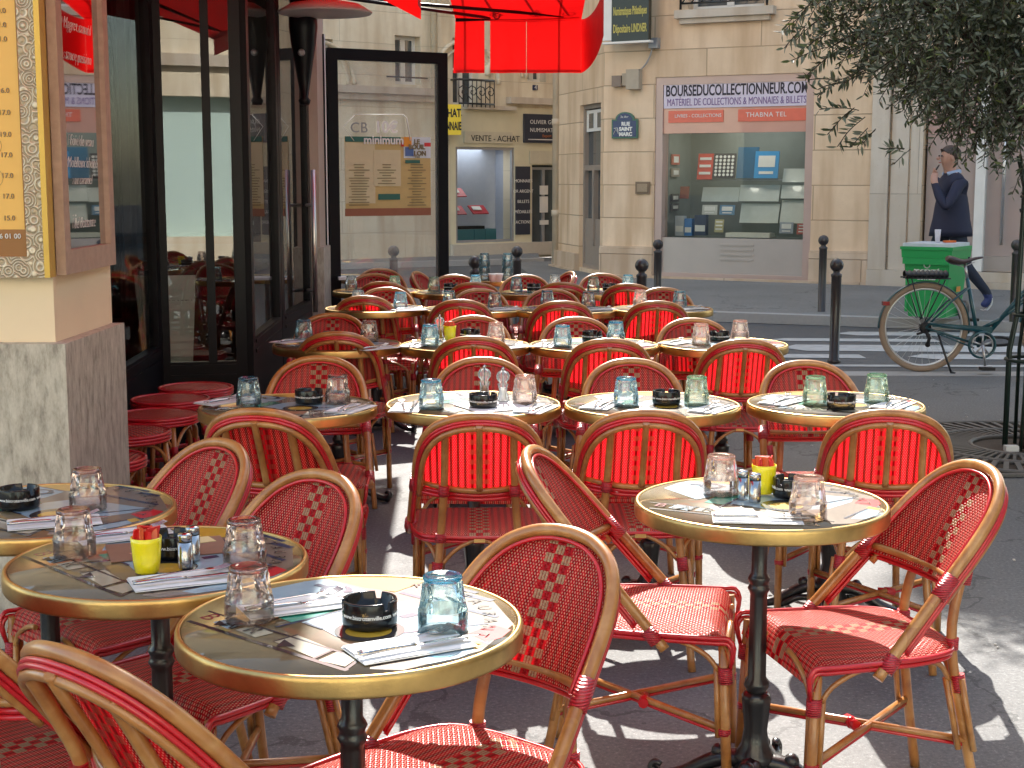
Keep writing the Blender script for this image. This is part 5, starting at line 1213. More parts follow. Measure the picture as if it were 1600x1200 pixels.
def setting(k, px, py, rz, side, fk=.4, dy=0):
    p = on(px, py); NAP.put(p, rz, 'folded white napkin, %s side of %s' % (side, tname(k)), group='folded white napkins')
    R = Matrix.Rotation(rz, 3, 'Z'); q = p+R@Vector((.01, -.022, .0065)); KNIFE.put(q, rz+.03, 'knife on the napkin, %s side of %s' % (side, tname(k)), group='knives on the napkins')
    q = p+R@Vector((.0, .014, .0065)); FORK.put(q, rz+fk*.5, 'fork on the napkin, %s side of %s' % (side, tname(k)), group='forks on the napkins')
random.seed(11)
# front centre table
glass_on('fc', 390, 969, 'pink', 'at the left of '); glass_on('fc', 692, 985, 'blue', 'at the right of '); ash_on('fc', 578, 977, 0.05)
setting('fc', 465, 948, .45, 'left'); setting('fc', 640, 1013, .50, 'right', .5)
# front right table
glass_on('fr', 1126, 772, 'pink', 'at the back of '); glass_on('fr', 1262, 810, 'pink', 'at the front of '); ash_on('fr', 1238, 776, .5)
CUP.put(on(1193, 772), .4, 'yellow cup of sugar packets on the front right table'); SHK.put(on(1160, 780), 0, 'left one of two steel shakers on the front right table', group='steel salt and pepper shakers'); SHK.put(on(1179, 785), 0, 'right one of two steel shakers on the front right table', group='steel salt and pepper shakers')
setting('fr', 1183, 812, -.10, 'near', -.2)
# left table with the cup
glass_on('fy', 117, 868, 'pink', 'at the left of '); glass_on('fy', 383, 886, 'pink', 'at the right of '); ash_on('fy', 270, 868, .6)
CUP.put(on(230, 896), .1, 'yellow cup of red sugar packets on the left front table'); SHK.put(on(290, 888), 0, 'nearer one of two steel shakers beside the yellow cup at left', group='steel salt and pepper shakers'); SHK.put(on(302, 876), 0, 'farther one of two steel shakers beside the yellow cup at left', group='steel salt and pepper shakers')
setting('fy', 288, 908, .42, 'near'); setting('fy', 195, 838, .5, 'far')
b = MB(); b.box((0, 0, .001), (.24, .15, .0016), 0); b.box((.05, .04, .0024), (.10, .05, .0008), .2, 1); b.box((-.05, -.02, .0024), (.05, .03, .0008), .5, 2)
o = b.build('menu_card', [simple('brown printed card', (.22, .12, .08), .5, var=.3, nscale=20), simple('yellow paper slip', (.62, .50, .25), .6), simple('salmon print', (.6, .35, .25), .5)], label='brown menu card lying under the ashtray on the left front table', cat='menu card'); p = on(262, 858); o.location = (p.x, p.y, p.z-.0012); o.rotation_euler = (0, 0, .35)
# left edge table
glass_on('fl', 138, 796, 'pink', 'on '); ash_on('fl', 30, 793, .3); setting('fl', 85, 818, .35, 'near')
# rows
RI = {'b0': [('g', 389, 634, 'blue', 0), ('a', 483, 630), ('g', 528, 630, 'pink', 1), ('s', 352, 628, .9, 'left'), ('s', 548, 640, 1.2, 'right')],
 'b1': [('g', 674, 638, 'blue', 0), ('a', 755, 637), ('g', 820, 630, 'pink', 1), ('m', 757, 624, 0), ('m', 786, 628, 1), ('s', 636, 638, 1.5, 'left'), ('s', 838, 640, 1.2, 'right')],
 'b2': [('g', 978, 634, 'blue', 0), ('a', 1041, 632), ('g', 1088, 632, 'green', 1), ('s', 940, 634, 1.2, 'left'), ('s', 1115, 640, 1.0, 'right')],
 'b3': [('g', 1273, 632, 'green', 0), ('a', 1314, 638), ('g', 1369, 628, 'green', 1), ('s', 1225, 628, .9, 'left'), ('s', 1395, 634, 1.0, 'right')],
 'c0': [('g', 475, 531, 'blue', 0), ('a', 520, 534), ('g', 577, 533, 'pink', 1), ('s', 455, 534, 1.0, 'left'), ('s', 588, 545, .8, 'right')],
 'c1': [('g', 672, 540, 'blue', 0), ('a', 735, 530), ('g', 775, 536, 'pink', 1), ('y', 703, 533), ('m', 687, 531, 0), ('s', 648, 540, 1.3, 'left'), ('s', 800, 543, .8, 'right')],
 'c2': [('g', 879, 541, 'blue', 0), ('a', 925, 533), ('g', 962, 534, 'blue', 1), ('s', 853, 540, 1.3, 'left'), ('s', 992, 541, .8, 'right')],
 'c3': [('g', 1095, 538, 'pink', 0), ('a', 1124, 533), ('g', 1156, 532, 'pink', 1), ('s', 1058, 536, .9, 'left'), ('s', 1180, 541, .8, 'right')],
 'd0': [('g', 560, 479, 'clear', 0), ('g', 626, 482, 'blue', 1), ('s', 640, 485, .5, 'right')],
 'd1': [('g', 702, 479, 'blue', 0), ('g', 773, 482, 'clear', 1), ('s', 790, 484, .5, 'right')],
 'd2': [('g', 855, 479, 'blue', 0), ('g', 919, 481, 'clear', 1), ('s', 936, 484, .5, 'right')],
 'd3': [('g', 1000, 478, 'pink', 0), ('g', 1062, 480, 'blue', 1), ('s', 1080, 483, .5, 'right')],
 'e0': [('g', 549, 453, 'clear', 0), ('g', 617, 453, 'green', 1)],
 'e1': [('g', 678, 455, 'green', 0), ('a', 704, 454), ('g', 743, 451, 'blue', 1)],
 'e2': [('g', 807, 455, 'blue', 0), ('a', 834, 454), ('g', 867, 451, 'clear', 1)],
 'e3': [('g', 927, 455, 'green', 0), ('a', 952, 454), ('g', 981, 451, 'blue', 1)]}
for k, lst in RI.items():
    for it in lst:
        if it[0] == 'g': glass_on(k, it[1], it[2], it[3], ('left side of ', 'right side of ')[it[4]])
        elif it[0] == 'a': ash_on(k, it[1], it[2], random.uniform(-.5, .5))
        elif it[0] == 's': setting(k, *it[1:])
        elif it[0] == 'm': MILLS[it[3]].put(on(it[1], it[2]), 0, ('clear pepper mill on ', 'clear salt mill on ')[it[3]]+tname(k))
        elif it[0] == 'y': CUP.put(on(it[1], it[2]), 1, 'small yellow sugar cup on '+tname(k))
b = MB(); b.box((0, 0, .0016), (.20, .20, .0028), .5); o = b.build('napkin', M['napkin'], label='square white napkin under the ashtray and mills of the nearest full row', cat='napkin'); p = on(770, 636); o.location = (p.x, p.y, TH+.0003)
for j, px in enumerate((757, 793)):
    for q in range(3):
        p = on(px, 437); p.z += q*.052; GL['blue'].put(p, q, '%s tumbler in the %s stack of glasses on the far table' % (('lowest', 'middle', 'top')[q], ('left', 'right')[j]), group='stacked blue tumblers on the far table')
for j, px in enumerate((770, 779)):
    p = on(px, 441); b = MB(); b.lathe([(0, 0), (.02, 0), (.024, .012), (.0335, .05), (.036, .062), (.033, .062), (.02, .01), (0, .008)], 20); o = b.build('white_cup', M['white'], label='%s white cup between the stacked glasses' % ('left', 'right')[j], cat='cup'); o.location = p
p = on(551, 437); b = MB(); b.box((0, 0, .012), (.22, .16, .02), .2); o = b.build('napkin_pile', M['napkin'], label='pile of white napkins on the far left table behind glass', cat='napkin pile'); o.location = p

# ---------------------------------------------------------------- bollards
def make_bollard():
    t = thing('bollard', '', 'bollard'); b = MB(); b.lathe([(.055, 0), (.055, .02), (.041, .03), (.041, .70), (.045, .71), (.045, .725), (.030, .735), (.026, .745), (.030, .752)], 20); b.build('post', M['bol'], t)
    b = MB(); b.sphere((0, 0, .80), .056, seg=18); b.build('ball', M['bol'], t); return Proto(t)
M['bol'] = simple('dark brown painted iron', (.035, .028, .028), .35, var=.2, coat=.3); M['bol2'] = M['bol']
BOL = make_bollard()
for i, (px, d, z, lb) in enumerate(((1308, 12.05, 0, 'bollard on the kerb edge, nearer one left of the bicycle'), (1286, 15.75, .05, 'bollard across the road, left of the nearer roadside bollard'), (1003, 12.0, 0, 'bollard in front of the plinth left of the shop window'), (1028, 15.9, 0, 'bollard at the left edge of the shop window metal panel'), (742, 12.5, 0, 'bollard left of the stacked glasses, near the glass screen'), (808, 14.3, 0, 'bollard right of the stacked glasses, before the coin shop door'), (615, 14.4, 0, 'bollard seen through the glass screen'), (1588, 14.6, .05, 'bollard by the right edge behind the bicycle frame'))):
    c = AT(px, 400, d); BOL.put((c.x, c.y, z), i, lb, group='dark ball topped bollards')

# ---------------------------------------------------------------- green bin
p = G(1462, 512, .09); cx, cy = p.x, 14.75; cx = AT(1462, 430, cy).x
t_ = thing('wheelie_bin', 'green wheeled bin with a pale lid and white print across the road', 'bin', (cx, cy, .09), -.62)
mg = simple('green plastic', (.025, .34, .09), .4, var=.08, nscale=4)
zt = AT(1462, 386, cy).z-.09
b = MB(); n = len(b.v)
for z, w, d in ((0.05, .38, .42), (zt-.10, .46, .53), (zt-.099, .50, .57), (zt-.02, .51, .58)):
    for x, y in ((-1, -1), (1, -1), (1, 1), (-1, 1)): b.v.append((x*w/2, y*d/2, z))
b.face((3, 2, 1, 0)); 
for k in range(3):
    for i in range(4): j = (i+1) % 4; b.face((k*4+i, k*4+j, k*4+4+j, k*4+4+i))
b.face((12, 13, 14, 15)); b.bx(-.235, .235, -.30, -.266, zt-.16, zt-.10)
for s in (-1, 1): b.bx(s*.20-.012, s*.20+.012, -.262, -.225, .1, zt-.18)
b.build('body', mg, t_)
b = MB(); b.bx(-.265, .265, -.30, .27, zt-.018, zt+.012); b.tube([(-.2, .30, zt-.01), (.2, .30, zt-.01)], .016, 8); b.build('lid_rim', mg, t_)
b = MB(); b.bx(-.245, .245, -.28, .25, zt+.013, zt+.045); b.build('lid', simple('pale grey lid', (.62, .66, .70), .4), t_)
for s in (-1, 1):
    b = MB(); b.lathe([(.02, -.025), (.10, -.022), (.10, .022), (.02, .025)], 20, c=(s*.23, .2, .10), M=Matrix.Rotation(pi/2, 4, 'Y')); b.build('wheel', M['iron'], t_)
b = MB(); flat_text(b, 'PROPRETÉ', .055, 0, zt-.25, -.262, bold=.003); flat_text(b, 'DE PARIS', .045, 0, zt-.31, -.260, bold=.003); flat_text(b, 'MULTIFLUX', .045, 0, zt-.37, -.258, bold=.003); b.tube([(.03*cos(a), -.257, zt-.165+.03*sin(a)) for a in [2*pi*i/12 for i in range(13)]], .006, 5); b.build('white_print', M['white'], t_)
b = MB(); b.bx(.232, .2345, -.05, .06, .30, .35); b.build('orange_sticker', simple('orange sticker', (.7, .28, .03), .5), t_)
b = MB(); b.lathe([(.022, 0), (.028, .09), (.031, .125), (.030, .13), (0, .13)], 16); o = b.build('paper_cup', simple('printed paper cup', (.7, .66, .70), .5, var=.2, nscale=30), label='white paper cup standing on the green bin lid', cat='paper cup'); q = AT(1465, 372, cy-.05); o.location = (q.x, q.y, zt+.09+.0455)
b = MB(); b.box((0, 0, .012), (.12, .05, .02), .3); o = b.build('orange_packet', simple('orange packet', (.7, .15, .03), .5), label='small orange packet beside the paper cup on the bin', cat='packet'); o.location = (q.x+.12, q.y, zt+.09+.0455)

# ---------------------------------------------------------------- man in a navy jacket
def skin_figure(name, pts, edges, mat_fn, mats, parent=None, sub=2):
    me = bpy.data.meshes.new(name); me.from_pydata([p[0] for p in pts], edges, []); o = bpy.data.objects.new(name, me); COL.objects.link(o)
    md = o.modifiers.new('s', 'SKIN'); md.use_smooth_shade = True
    for v, p in zip(me.skin_vertices[0].data, pts): r = p[1]; v.radius = r if isinstance(r, tuple) else (r, r)
    me.skin_vertices[0].data[0].use_root = True
    sm = o.modifiers.new('u', 'SUBSURF'); sm.levels = sub; sm.render_levels = sub
    dg = bpy.context.evaluated_depsgraph_get(); nm = bpy.data.meshes.new_from_object(o.evaluated_get(dg)); o.modifiers.clear(); o.data = nm
    nm.materials.clear()
    for m in mats: nm.materials.append(m)
    for p in nm.polygons: p.use_smooth = True; p.material_index = mat_fn(p.center)
    o.parent = parent; return o
pc = AT(1484, 400, 16.0)
man = thing('person', 'man in navy jacket walking left behind the green bin, hand at his mouth', 'person', (pc.x, 16.0, .09), .12); man.scale = (1.16, 1.18, 1.0)
P = [((0, 0, .96), (.135, .115)), ((0, 0, 1.10), (.135, .115)), ((.0, 0, 1.25), (.150, .12)), ((.0, 0, 1.38), (.150, .105)), ((-.02, 0, 1.47), (.058, .058)), ((-.04, 0, 1.53), (.055, .06)), ((-.055, 0, 1.60), (.080, .070)), ((-.05, 0, 1.67), (.090, .072)), ((-.045, 0, 1.735), (.055, .05)),
     ((.0, -.17, 1.385), .068), ((-.11, -.235, 1.19), .056), ((-.17, -.25, 1.10), .052), ((-.21, -.20, 1.22), .045), ((-.235, -.13, 1.375), .034), ((-.225, -.10, 1.43), (.036, .02)), ((-.20, -.085, 1.475), (.034, .018)),
     ((.0, .17, 1.385), .068), ((.05, .23, 1.12), .052), ((-.02, .23, .90), .04), ((-.04, .225, .82), .03),
     ((-.01, .09, .90), .092), ((-.14, .09, .53), .064), ((-.20, .09, .12), .045), ((-.23, .09, .05), .04), ((-.34, .09, .035), (.04, .03)),
     ((.01, -.09, .90), .092), ((.10, -.09, .50), .066), ((.33, -.09, .20), .045), ((.36, -.09, .12), .04), ((.30, -.09, .03), (.045, .032))]
E_ = [(0, 1), (1, 2), (2, 3), (3, 4), (4, 5), (5, 6), (6, 7), (7, 8), (3, 9), (9, 10), (10, 11), (11, 12), (12, 13), (13, 14), (14, 15), (3, 16), (16, 17), (17, 18), (18, 19), (0, 20), (20, 21), (21, 22), (22, 23), (23, 24), (0, 25), (25, 26), (26, 27), (27, 28), (28, 29)]
def mf(c):
    if c.z > 1.475 and abs(c.y) < .12: return 2
    if c.x < -.165 and c.z > 1.36: return 2
    if c.y > .18 and c.z < .87 and c.z > .72: return 2
    if c.z > .87: return 0
    if c.z < .10 or (c.x > .30 and c.z < .17): return 3
    return 1
mnav = simple('navy wool jacket', (.016, .018, .045), .75, var=.15, nscale=6); mj = simple('dark jeans', (.022, .028, .05), .8, var=.3, nscale=14); msk = simple('skin', (.46, .25, .18), .5, var=.05); msh = simple('blue canvas shoe', (.03, .045, .16), .6)
skin_figure('body', P, E_, mf, [mnav, mj, msk, msh], man)
b = MB()                                                   # jacket skirt that widens over the hips
prof = [(.085, 1.36), (.118, 1.26), (.138, 1.12), (.152, .98), (.172, .86), (.178, .795), (.165, .80), (.14, 1.0)]
b.lathe(prof, 28, M=Matrix.Scale(1.12, 4, (1, 0, 0))@Matrix.Scale(1.05, 4, (0, 1, 0))); b.build('jacket_hem', mnav, man)
b = MB(); b.sphere((-.030, 0, 1.672), .098, seg=16, sc=(.98, .82, .95)); 
b.v = [(v[0], v[1], max(v[2], 1.585+max(0, -.02-v[0])*1.35)) for v in b.v]; b.build('hair', simple('dark brown hair', (.05, .032, .025), .6, var=.3, nscale=40, bump=.4), man)
b = MB(); b.sphere((-.148, 0, 1.625), .016, seg=8, sc=(1.2, .8, 1.3)); b.sphere((-.045, -.078, 1.625), .022, seg=8, sc=(.7, .35, 1.2)); b.sphere((-.045, .078, 1.625), .022, seg=8, sc=(.7, .35, 1.2)); b.tube([(-.132, -.022, 1.58), (-.137, 0, 1.578), (-.132, .022, 1.58)], .006, 6, 1); b.sphere((-.128, -.03, 1.65), .010, 2, 8); b.sphere((-.128, .03, 1.65), .010, 2, 8)
b.build('face', [msk, simple('lips', (.35, .12, .10), .5), simple('eye', (.05, .04, .04), .2)], man)
b = MB()
for k in range(4): b.tube(crom([(-.205+.006*k, -.098+.012*k*.5, 1.46-.012*k+.02), (-.222, -.088+.006*k, 1.50-.014*k+.01), (-.205, -.065+.006*k, 1.515-.014*k), (-.185, -.052, 1.505-.014*k)], 3), .0085, 6)
b.tube(crom([(-.215, -.10, 1.44), (-.19, -.085, 1.455), (-.178, -.06, 1.475)], 3), .0095, 6); b.build('hand', msk, man)
b = MB(); b.tube([(-.20, -.075, 1.50), (-.155, -.035, 1.55)], .008, 6); o = b.build('pen', simple('black pipe', (.02, .02, .02), .4), man)
b = MB(); b.tube(crom([(-.075, -.045, 1.455), (-.01, -.068, 1.475), (.045, -.04, 1.485), (.055, 0, 1.487), (.045, .04, 1.485), (-.01, .068, 1.475), (-.075, .045, 1.455)], 3), .016, 6, flat=1.5); b.build('collar', simple('pale blue shirt', (.35, .45, .62), .7), man)
b = MB(); b.tube(crom([(.38, -.09, .13), (.375, -.09, .06), (.33, -.09, -.005), (.29, -.09, -.0)], 3), .034, 8, flat=.25); b.tube([(-.16, .09, .012), (-.37, .09, .012)], .042, 8, flat=.3); b.build('shoe_sole', M['white'], man)

# ---------------------------------------------------------------- bicycle (side on, facing right)
hub = AT(1443, 514, 11.45); SC = 11.45/F*1.012
t_ = thing('bicycle', 'dark teal step-through bicycle with rear rack, parked at the kerb', 'bicycle', (hub.x, hub.y, 0))
mt = simple('dark teal paint', (.004, .065, .085), .3, var=.08, coat=.6, coatr=.1); mk = simple('black rubber', (.015, .015, .016), .6); mtyre = simple('tan tyre', (.33, .24, .17), .7); mal = simple('aluminium', (.6, .6, .62), .3, .9)
hz = .352
def B(px, py, y=0): return ((px-1443)*SC, y, hz-(py-514)*SC)
def wheel(cx, lab):
    w = bpy.data.objects.new('wheel', None); COL.objects.link(w); w.parent = t_; w.location = (cx, 0, hz)
    b = MB(); b.tube([(.326*cos(2*pi*i/64), 0, .326*sin(2*pi*i/64)) for i in range(64)], .024, 10, closed=True); b.build('tyre', mtyre, w)
    b = MB(); b.tube([(.300*cos(2*pi*i/64), 0, .300*sin(2*pi*i/64)) for i in range(64)], .010, 8, closed=True); b.build('rim', mal, w)
    b = MB()
    for i in range(32):
        a = 2*pi*i/32; s = (-1) ** i; o_ = .35*(1 if (i//2) % 2 else -1)
        b.tube([(.022*cos(a+o_), s*.025, .022*sin(a+o_)), (.298*cos(a), 0, .298*sin(a))], .0013, 4, caps=False)
    b.build('spokes', mal, w)
    b = MB(); b.lathe([(.02, -.05), (.028, -.045), (.014, -.035), (.014, .035), (.028, .045), (.02, .05)], 16, M=Matrix.Rotation(pi/2, 4, 'X')); b.build('hub', M['iron'], w)
wheel(0, 'rear'); wheel(1.10, 'front')
BBp = B(1530, 540)
b = MB()
b.tube([B(1530, 545), B(1519, 490), B(1507, 438)], .016, 10)
b.tube([BBp, B(1600, 455), B(1640, 408), B(1652, 370)], .019, 10); b.tube([B(1526, 520), B(1560, 502), B(1600, 470), B(1648, 405)], .016, 10)
for s in (-1, 1): b.tube([B(1443, 514, s*.06), B(1480, 475, s*.05), B(1511, 452, s*.016)], .008, 8); b.tube([B(1443, 514, s*.06), B(1525, 540, s*.03)], .010, 8)
b.tube([B(1655, 352), B(1644, 425)], .02, 10)
for s in (-1, 1): b.tube(crom([B(1645, 428, s*.05), B(1650, 470, s*.055), (1.10, s*.055, hz)], 4), .012, 8)
b.build('frame', mt, t_)
b = MB(); b.tube([(.352*cos(a), 0, .352*sin(a)+hz) for a in [radians(-8+ i*6.3) for i in range(31)]], .022, 8, flat=.35); b.build('rear_fender', mt, t_)
b = MB(); b.tube([(1.10+.352*cos(a), 0, .352*sin(a)+hz) for a in [radians(30+i*6) for i in range(25)]], .022, 8, flat=.35); b.build('front_fender', mt, t_)
b = MB(); bx_, bz_ = BBp[0], BBp[2]
b.tube([(bx_+.10*cos(a), -.075, bz_+.10*sin(a)) for a in [2*pi*i/36 for i in range(36)]], .020, 8, closed=True, flat=.5)
b.poly([B(1452, 512, -.078), B(1452, 506, -.078), B(1545, 512, -.078), B(1545, 522, -.078)]); b.tube([B(1448, 507, -.075), B(1530, 519, -.075)], .012, 6); b.tube([B(1460, 522, -.075), B(1518, 545, -.075)], .006, 6)
b.build('chain_guard', mt, t_)
b = MB(); 
for i in range(5): a = 2*pi*i/5+.3; b.tube([(bx_, -.085, bz_), (bx_+.08*cos(a), -.085, bz_+.08*sin(a))], .008, 6)
b.tube([(bx_+.08*cos(2*pi*i/30), -.085, bz_+.08*sin(2*pi*i/30)) for i in range(30)], .004, 6, closed=True); b.tube([(bx_, -.10, bz_), (bx_+.02, -.11, bz_-.16)], .011, 8); b.tube([(bx_, .10, bz_), (bx_-.02, .11, bz_+.16)], .011, 8); b.build('crank', mal, t_)
b = MB(); b.box((bx_+.02, -.16, bz_-.175), (.10, .08, .022), .1); b.build('pedal', mk, t_); b = MB(); b.box((bx_-.02, .16, bz_+.175), (.10, .08, .022), .1); b.build('pedal', mk, t_)
b = MB(); b.tube(crom([B(1475, 407), B(1485, 411), B(1500, 413), B(1518, 408), B(1530, 406)], 4), [.045, .058, .066, .07, .07, .066, .06, .052, .045, .038, .032, .028, .026, .024, .022, .018, .012][:17], 12, flat=.45); b.build('saddle', simple('dark brown saddle', (.06, .035, .035), .4), t_)
b = MB(); b.tube([B(1508, 442), B(1503, 416)], .012, 8); b.tube([B(1488, 417, .02), B(1503, 421, .02), B(1520, 413, .02)], .004, 6); b.build('seat_post', mal, t_)
b = MB(); x0, _, z0 = B(1410, 433); x1, _, z1 = B(1476, 433)
for s in (-.07, 0, .07): b.tube([B(1408, 437, s), B(1478, 438, s)], .006, 6)
for s in (-.07, .07): b.tube([B(1418, 438, s), B(1436, 500, s)], .005, 6); b.tube([B(1470, 440, s), B(1440, 505, s)], .005, 6)
b.build('rear_rack', M['iron'], t_)
b = MB(); b.grid(lambda u, v: (x0+(x1-x0)*u+.01*cos(2*pi*v), .085*cos(2*pi*v), z0+.028*sin(2*pi*v)*(1+.25*sin(u*60))+.004), 40, 16); b.build('rack_cushion', simple('black quilted cushion', (.012, .012, .015), .5, nscale=60, bump=.5), t_)
b = MB(); b.box(B(1383, 477), (.05, .05, .03)); b.build('rear_light', simple('red reflector', (.3, .01, .01), .2), t_)
b = MB(); b.tube([B(1462, 520, -.05), B(1475, 560, -.08), B(1483, 586-3, -.10)], .009, 8); b.tube([B(1482, 582, -.10), B(1488, 583.5, -.12)], .010, 6); b.build('kickstand', M['iron'], t_)
b = MB(); b.lathe([(.008, -.01), (.045, -.006), (.045, .006), (.008, .01)], 18, M=Matrix.Rotation(pi/2, 4, 'X'), c=(0, -.05, hz)); b.tube([B(1443, 518, -.06), B(1449, 530, -.06), B(1447, 541, -.06)], .014, 8); b.lathe([(.0, -.006), (.02, -.005), (.02, .005), (0, .006)], 12, M=Matrix.Rotation(pi/2, 4, 'X'), c=B(1447, 540, -.06)); b.tube([B(1430, 524, -.05), B(1443, 520, -.05), B(1450, 526, -.06)], .009, 6); b.build('derailleur', mk, t_)
b = MB(); b.tube(crom([B(1655, 350), B(1660, 335), B(1648, 325, .12), B(1625, 330, .28), B(1610, 335, .30)], 4), .011, 8); b.tube(crom([B(1660, 335), B(1648, 325, -.12), B(1625, 330, -.28), B(1608, 335, -.30)], 4), .011, 8); b.build('handlebar', M['iron'], t_)
b = MB(); b.tube([B(1625, 332, -.28), B(1604, 336, -.30)], .016, 8); b.tube([B(1625, 332, .28), B(1604, 336, .30)], .016, 8); b.build('grip', mk, t_)
b = MB(); b.tube([(bx_+.12+.13*cos(a), .03*sin(3*a), bz_+.02+.035*sin(a)) for a in [2*pi*i/20 for i in range(20)]], .012, 8, closed=True); b.build('cable_lock', mk, t_)

# ---------------------------------------------------------------- tree grate, guard and olive tree
tp = G(1600, 700, 0); TX, TY = tp.x+.02, tp.y
b = MB(); mgr = simple('cast iron grate', (.10, .095, .09), .6, var=.3)
sheet('tree_pit', [(TX-.82, TY-.82), (TX+.82, TY-.82), (TX+.82, TY+.82), (TX-.82, TY+.82)], .002, simple('brown soil', (.05, .035, .025), .95, var=.5, nscale=20, bump=.8))
n = 0
for s in range(2):
    for i in range(64):
        a = 2*pi*i/64; r0, r1 = ((.32, .52), (.55, .80))[s]; k = .16
        b.box(((r0+r1)/2*cos(a), (r0+r1)/2*sin(a), .011), (r1-r0, .017 if s == 0 else .028, .012), a+k)
for r in (.31, .535, .81): b.tube([(r*cos(2*pi*i/48), r*sin(2*pi*i/48), .011) for i in range(48)], .014, 6, closed=True)
for s in (-1, 1): b.box((s*.82, 0, .011), (.03, 1.66, .014)); b.box((0, s*.82, .011), (1.6, .03, .014))
for sx in (-1, 1):
    for sy in (-1, 1):
        for k in range(5): r = .86+.06*k; b.box((sx*r*.7071, sy*r*.7071, .011), (.22-.04*k, .02, .01), atan2(sy, sx)+pi/2)
o = b.build('tree_grate', mgr, label='round patterned iron tree grate set in the pavement at right', cat='tree grate'); o.location = (TX, TY, 0)
t_ = thing('tree_guard', 'dark green iron tree guard with thin rods round the trunk', 'tree guard', (TX, TY, 0)); mgd = simple('dark green iron', (.012, .028, .022), .4)
for k in range(8):
    a = 2*pi*k/8+.2; b = MB(); r0 = .135
    b.tube([(r0*cos(a), r0*sin(a), 0), (r0*cos(a), r0*sin(a), .55), (.10*cos(a), .10*sin(a), .75), (.09*cos(a), .09*sin(a), 1.45), (.13*cos(a), .13*sin(a), 1.62)], .0065 if k % 2 else .011, 6); b.build('rod', mgd, t_)
for z, r in ((.50, .140), (.75, .105), (1.40, .095)): b = MB(); b.tube([(r*cos(2*pi*i/24), r*sin(2*pi*i/24), z) for i in range(24)], .010, 6, closed=True); b.build('hoop', mgd, t_)
b = MB()
for k in range(3): b.box((TX-.15+.12*k, TY-.17+.03*k, .03), (.07, .05, .03), k*1.1, k % 2)
b.build('pit_litter', [simple('crumpled paper', (.6, .6, .58), .8), simple('stone bits', (.30, .24, .16), .8)], kind='stuff', label='scraps of paper and stones in the tree pit', cat='litter')
t_ = thing('olive_tree', 'olive tree with a dense round crown hanging over the terrace at right', 'tree', (TX, TY, 0))
mb_ = simple('dark bark', (.045, .035, .028), .85, var=.4, nscale=18, bump=.8)
random.seed(21)
b = MB(); b.tube(crom([(0, 0, 0), (.01, .0, .6), (-.015, .01, 1.2), (.0, 0, 1.55), (.0, .02, 1.8)], 5), [.05-.0006*i for i in range(21)], 10); b.build('trunk', mb_, t_)
crown_c = Vector((.04, .0, 2.73)); RX, RY, RZ = 1.27, 1.20, 1.10
limbs = MB(); tips = []
for k in range(15):
    a = 2*pi*k/15+random.uniform(-.2, .2); e = random.uniform(-.35, 1.2)
    tgt = crown_c+Vector((RX*cos(a)*cos(e), RY*sin(a)*cos(e), RZ*sin(e)))*.72
    m_ = Vector((0, 0, 1.7))+(tgt-Vector((0, 0, 1.7)))*.5+Vector((0, 0, .12))
    pts = crom([(0, 0, 1.5+.02*k), m_, tgt], 5); limbs.tube(pts, [.018-.0013*i for i in range(len(pts))], 6); tips += pts[4:]
limbs.build('limb', mb_, t_)
def leafmat():
    t = NT('olive leaf'); g = t.add('ShaderNodeNewGeometry'); n = t.noise(7, 2)
    c = t.mix(n, (.028, .040, .026), (.080, .096, .062)); bk = t.mix(g.outputs['Backfacing'], c, (.17, .20, .165))
    ri = g.outputs['Random Per Island']; bk = t.mix(t.math('MULTIPLY', t.math('GREATER_THAN', ri, .93), .7), bk, (.15, .19, .05))
    t.set(color=bk, rough=.38, spec=.5)
    tr = t.add('ShaderNodeBsdfTranslucent'); tr.inputs[0].default_value = (.12, .20, .03, 1); mx = t.add('ShaderNodeMixShader'); mx.inputs[0].default_value = .16; t.lk(t.b.outputs[0], mx.inputs[1]); t.lk(tr.outputs[0], mx.inputs[2]); t.lk(mx.outputs[0], t.out.inputs[0]); return t.m
cr = MB(); tw = MB()
def add_leaf(p, d, up, L, w):
    s = d.cross(up)
    if s.length < 1e-4: return
    s.normalize(); n_ = s.cross(d).normalized(); n = len(cr.v); m1 = p+d*L*.35+n_*L*.05; m2 = p+d*L*.7+n_*L*.03; tp_ = p+d*L
    cr.v += [tuple(p), tuple(m1-s*w), tuple(m2-s*w*.8), tuple(tp_), tuple(m2+s*w*.8), tuple(m1+s*w)]
    cr.face((n, n+1, n+2, n+3), 0, True); cr.face((n, n+3, n+4, n+5), 0, True)
def rnd_dir():
    while True:
        v = Vector((random.uniform(-1, 1), random.uniform(-1, 1), random.uniform(-1, 1)))
        if .05 < v.length < 1: return v.normalized()
def bump_r(d):
    return 1+.12*sin(d.x*5+1)+.10*sin(d.y*6+d.z*4)+.09*sin(d.z*7+2+d.x*3)
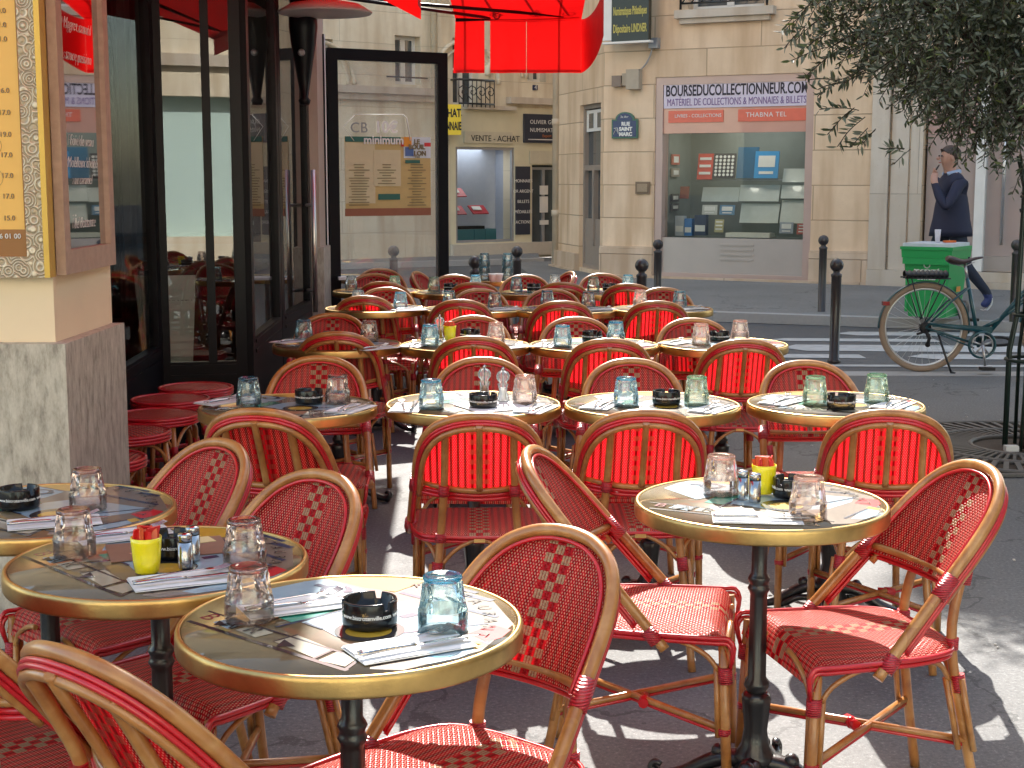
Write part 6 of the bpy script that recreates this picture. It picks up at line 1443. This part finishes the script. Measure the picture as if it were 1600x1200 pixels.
for k in range(6200):
    d = rnd_dir(); rr_ = random.uniform(.12, 1.0) ** .5; rr_ *= bump_r(d)
    c0 = crown_c+Vector((d.x*RX, d.y*RY, d.z*RZ))*rr_*.93
    if c0.z < 1.80 and random.random() < .8: continue
    g_ = (d+rnd_dir()*.7+Vector((0, 0, -.12))).normalized(); Lt = random.uniform(.10, .22)*(1.2 if rr_ > .9 else 1); q = c0; dd = g_.copy(); pp = [q.copy()]
    nl = max(4, int(Lt/.0155))
    for j in range(nl):
        dd = (dd+Vector((0, 0, -.02))+rnd_dir()*.06).normalized(); q = q+dd*(Lt/nl); 
        if j % 3 == 0: pp.append(q.copy())
        sd_ = dd.cross(rnd_dir()).normalized(); ld = (dd*.6+sd_*random.uniform(.7, 1.1)).normalized()
        add_leaf(q, ld, rnd_dir(), random.uniform(.038, .064), random.uniform(.0055, .0085))
    pp.append(q.copy())
    if k % 2 == 0 or rr_ > .85: tw.tube(pp, .0022, 4, caps=False)
# drooping sprays on the outline
for (px, py, L_) in ((1262, 15, .34), (1248, 50, .22), (1290, 95, .34), (1300, 150, .30), (1325, 195, .3), (1345, 228, .18), (1400, 255, .16), (1335, 70, .3), (1285, 60, .3)):
  for rep in range(3):
    q = AT(px+random.uniform(10, 30), py-random.uniform(10, 30), TY+random.uniform(-.3, .3)); q = Vector((q.x-TX, q.y-TY, q.z)); dd = Vector((-.7 if px < 1450 else -.2, random.uniform(-.5, .5), -.15+random.uniform(-.6, .4))).normalized(); nl = int(L_*.75/.015); pp = [q.copy()]
    for j in range(nl):
        dd = (dd+Vector((0, 0, -.03))+rnd_dir()*.05).normalized(); q = q+dd*.015; pp.append(q.copy()); sd_ = dd.cross(rnd_dir()).normalized(); add_leaf(q, (dd*.6+sd_*.9).normalized(), rnd_dir(), .062, .008)
    tw.tube(pp, .0025, 4, caps=False)
cr.build('crown', leafmat(), t_); tw.build('twigs', mb_, t_)

# small litter on the asphalt
random.seed(5); b = MB()
for k in range(70):
    x, y = random.uniform(.2, 4.5), random.uniform(3.2, 11); s = random.uniform(.006, .016); b.box((x, y, .003), (s, s*.5, .004), random.uniform(0, 3))
b.build('litter', simple('pale specks', (.55, .52, .48), .8), kind='stuff', label='scattered pale cigarette ends and specks on the asphalt', cat='litter')
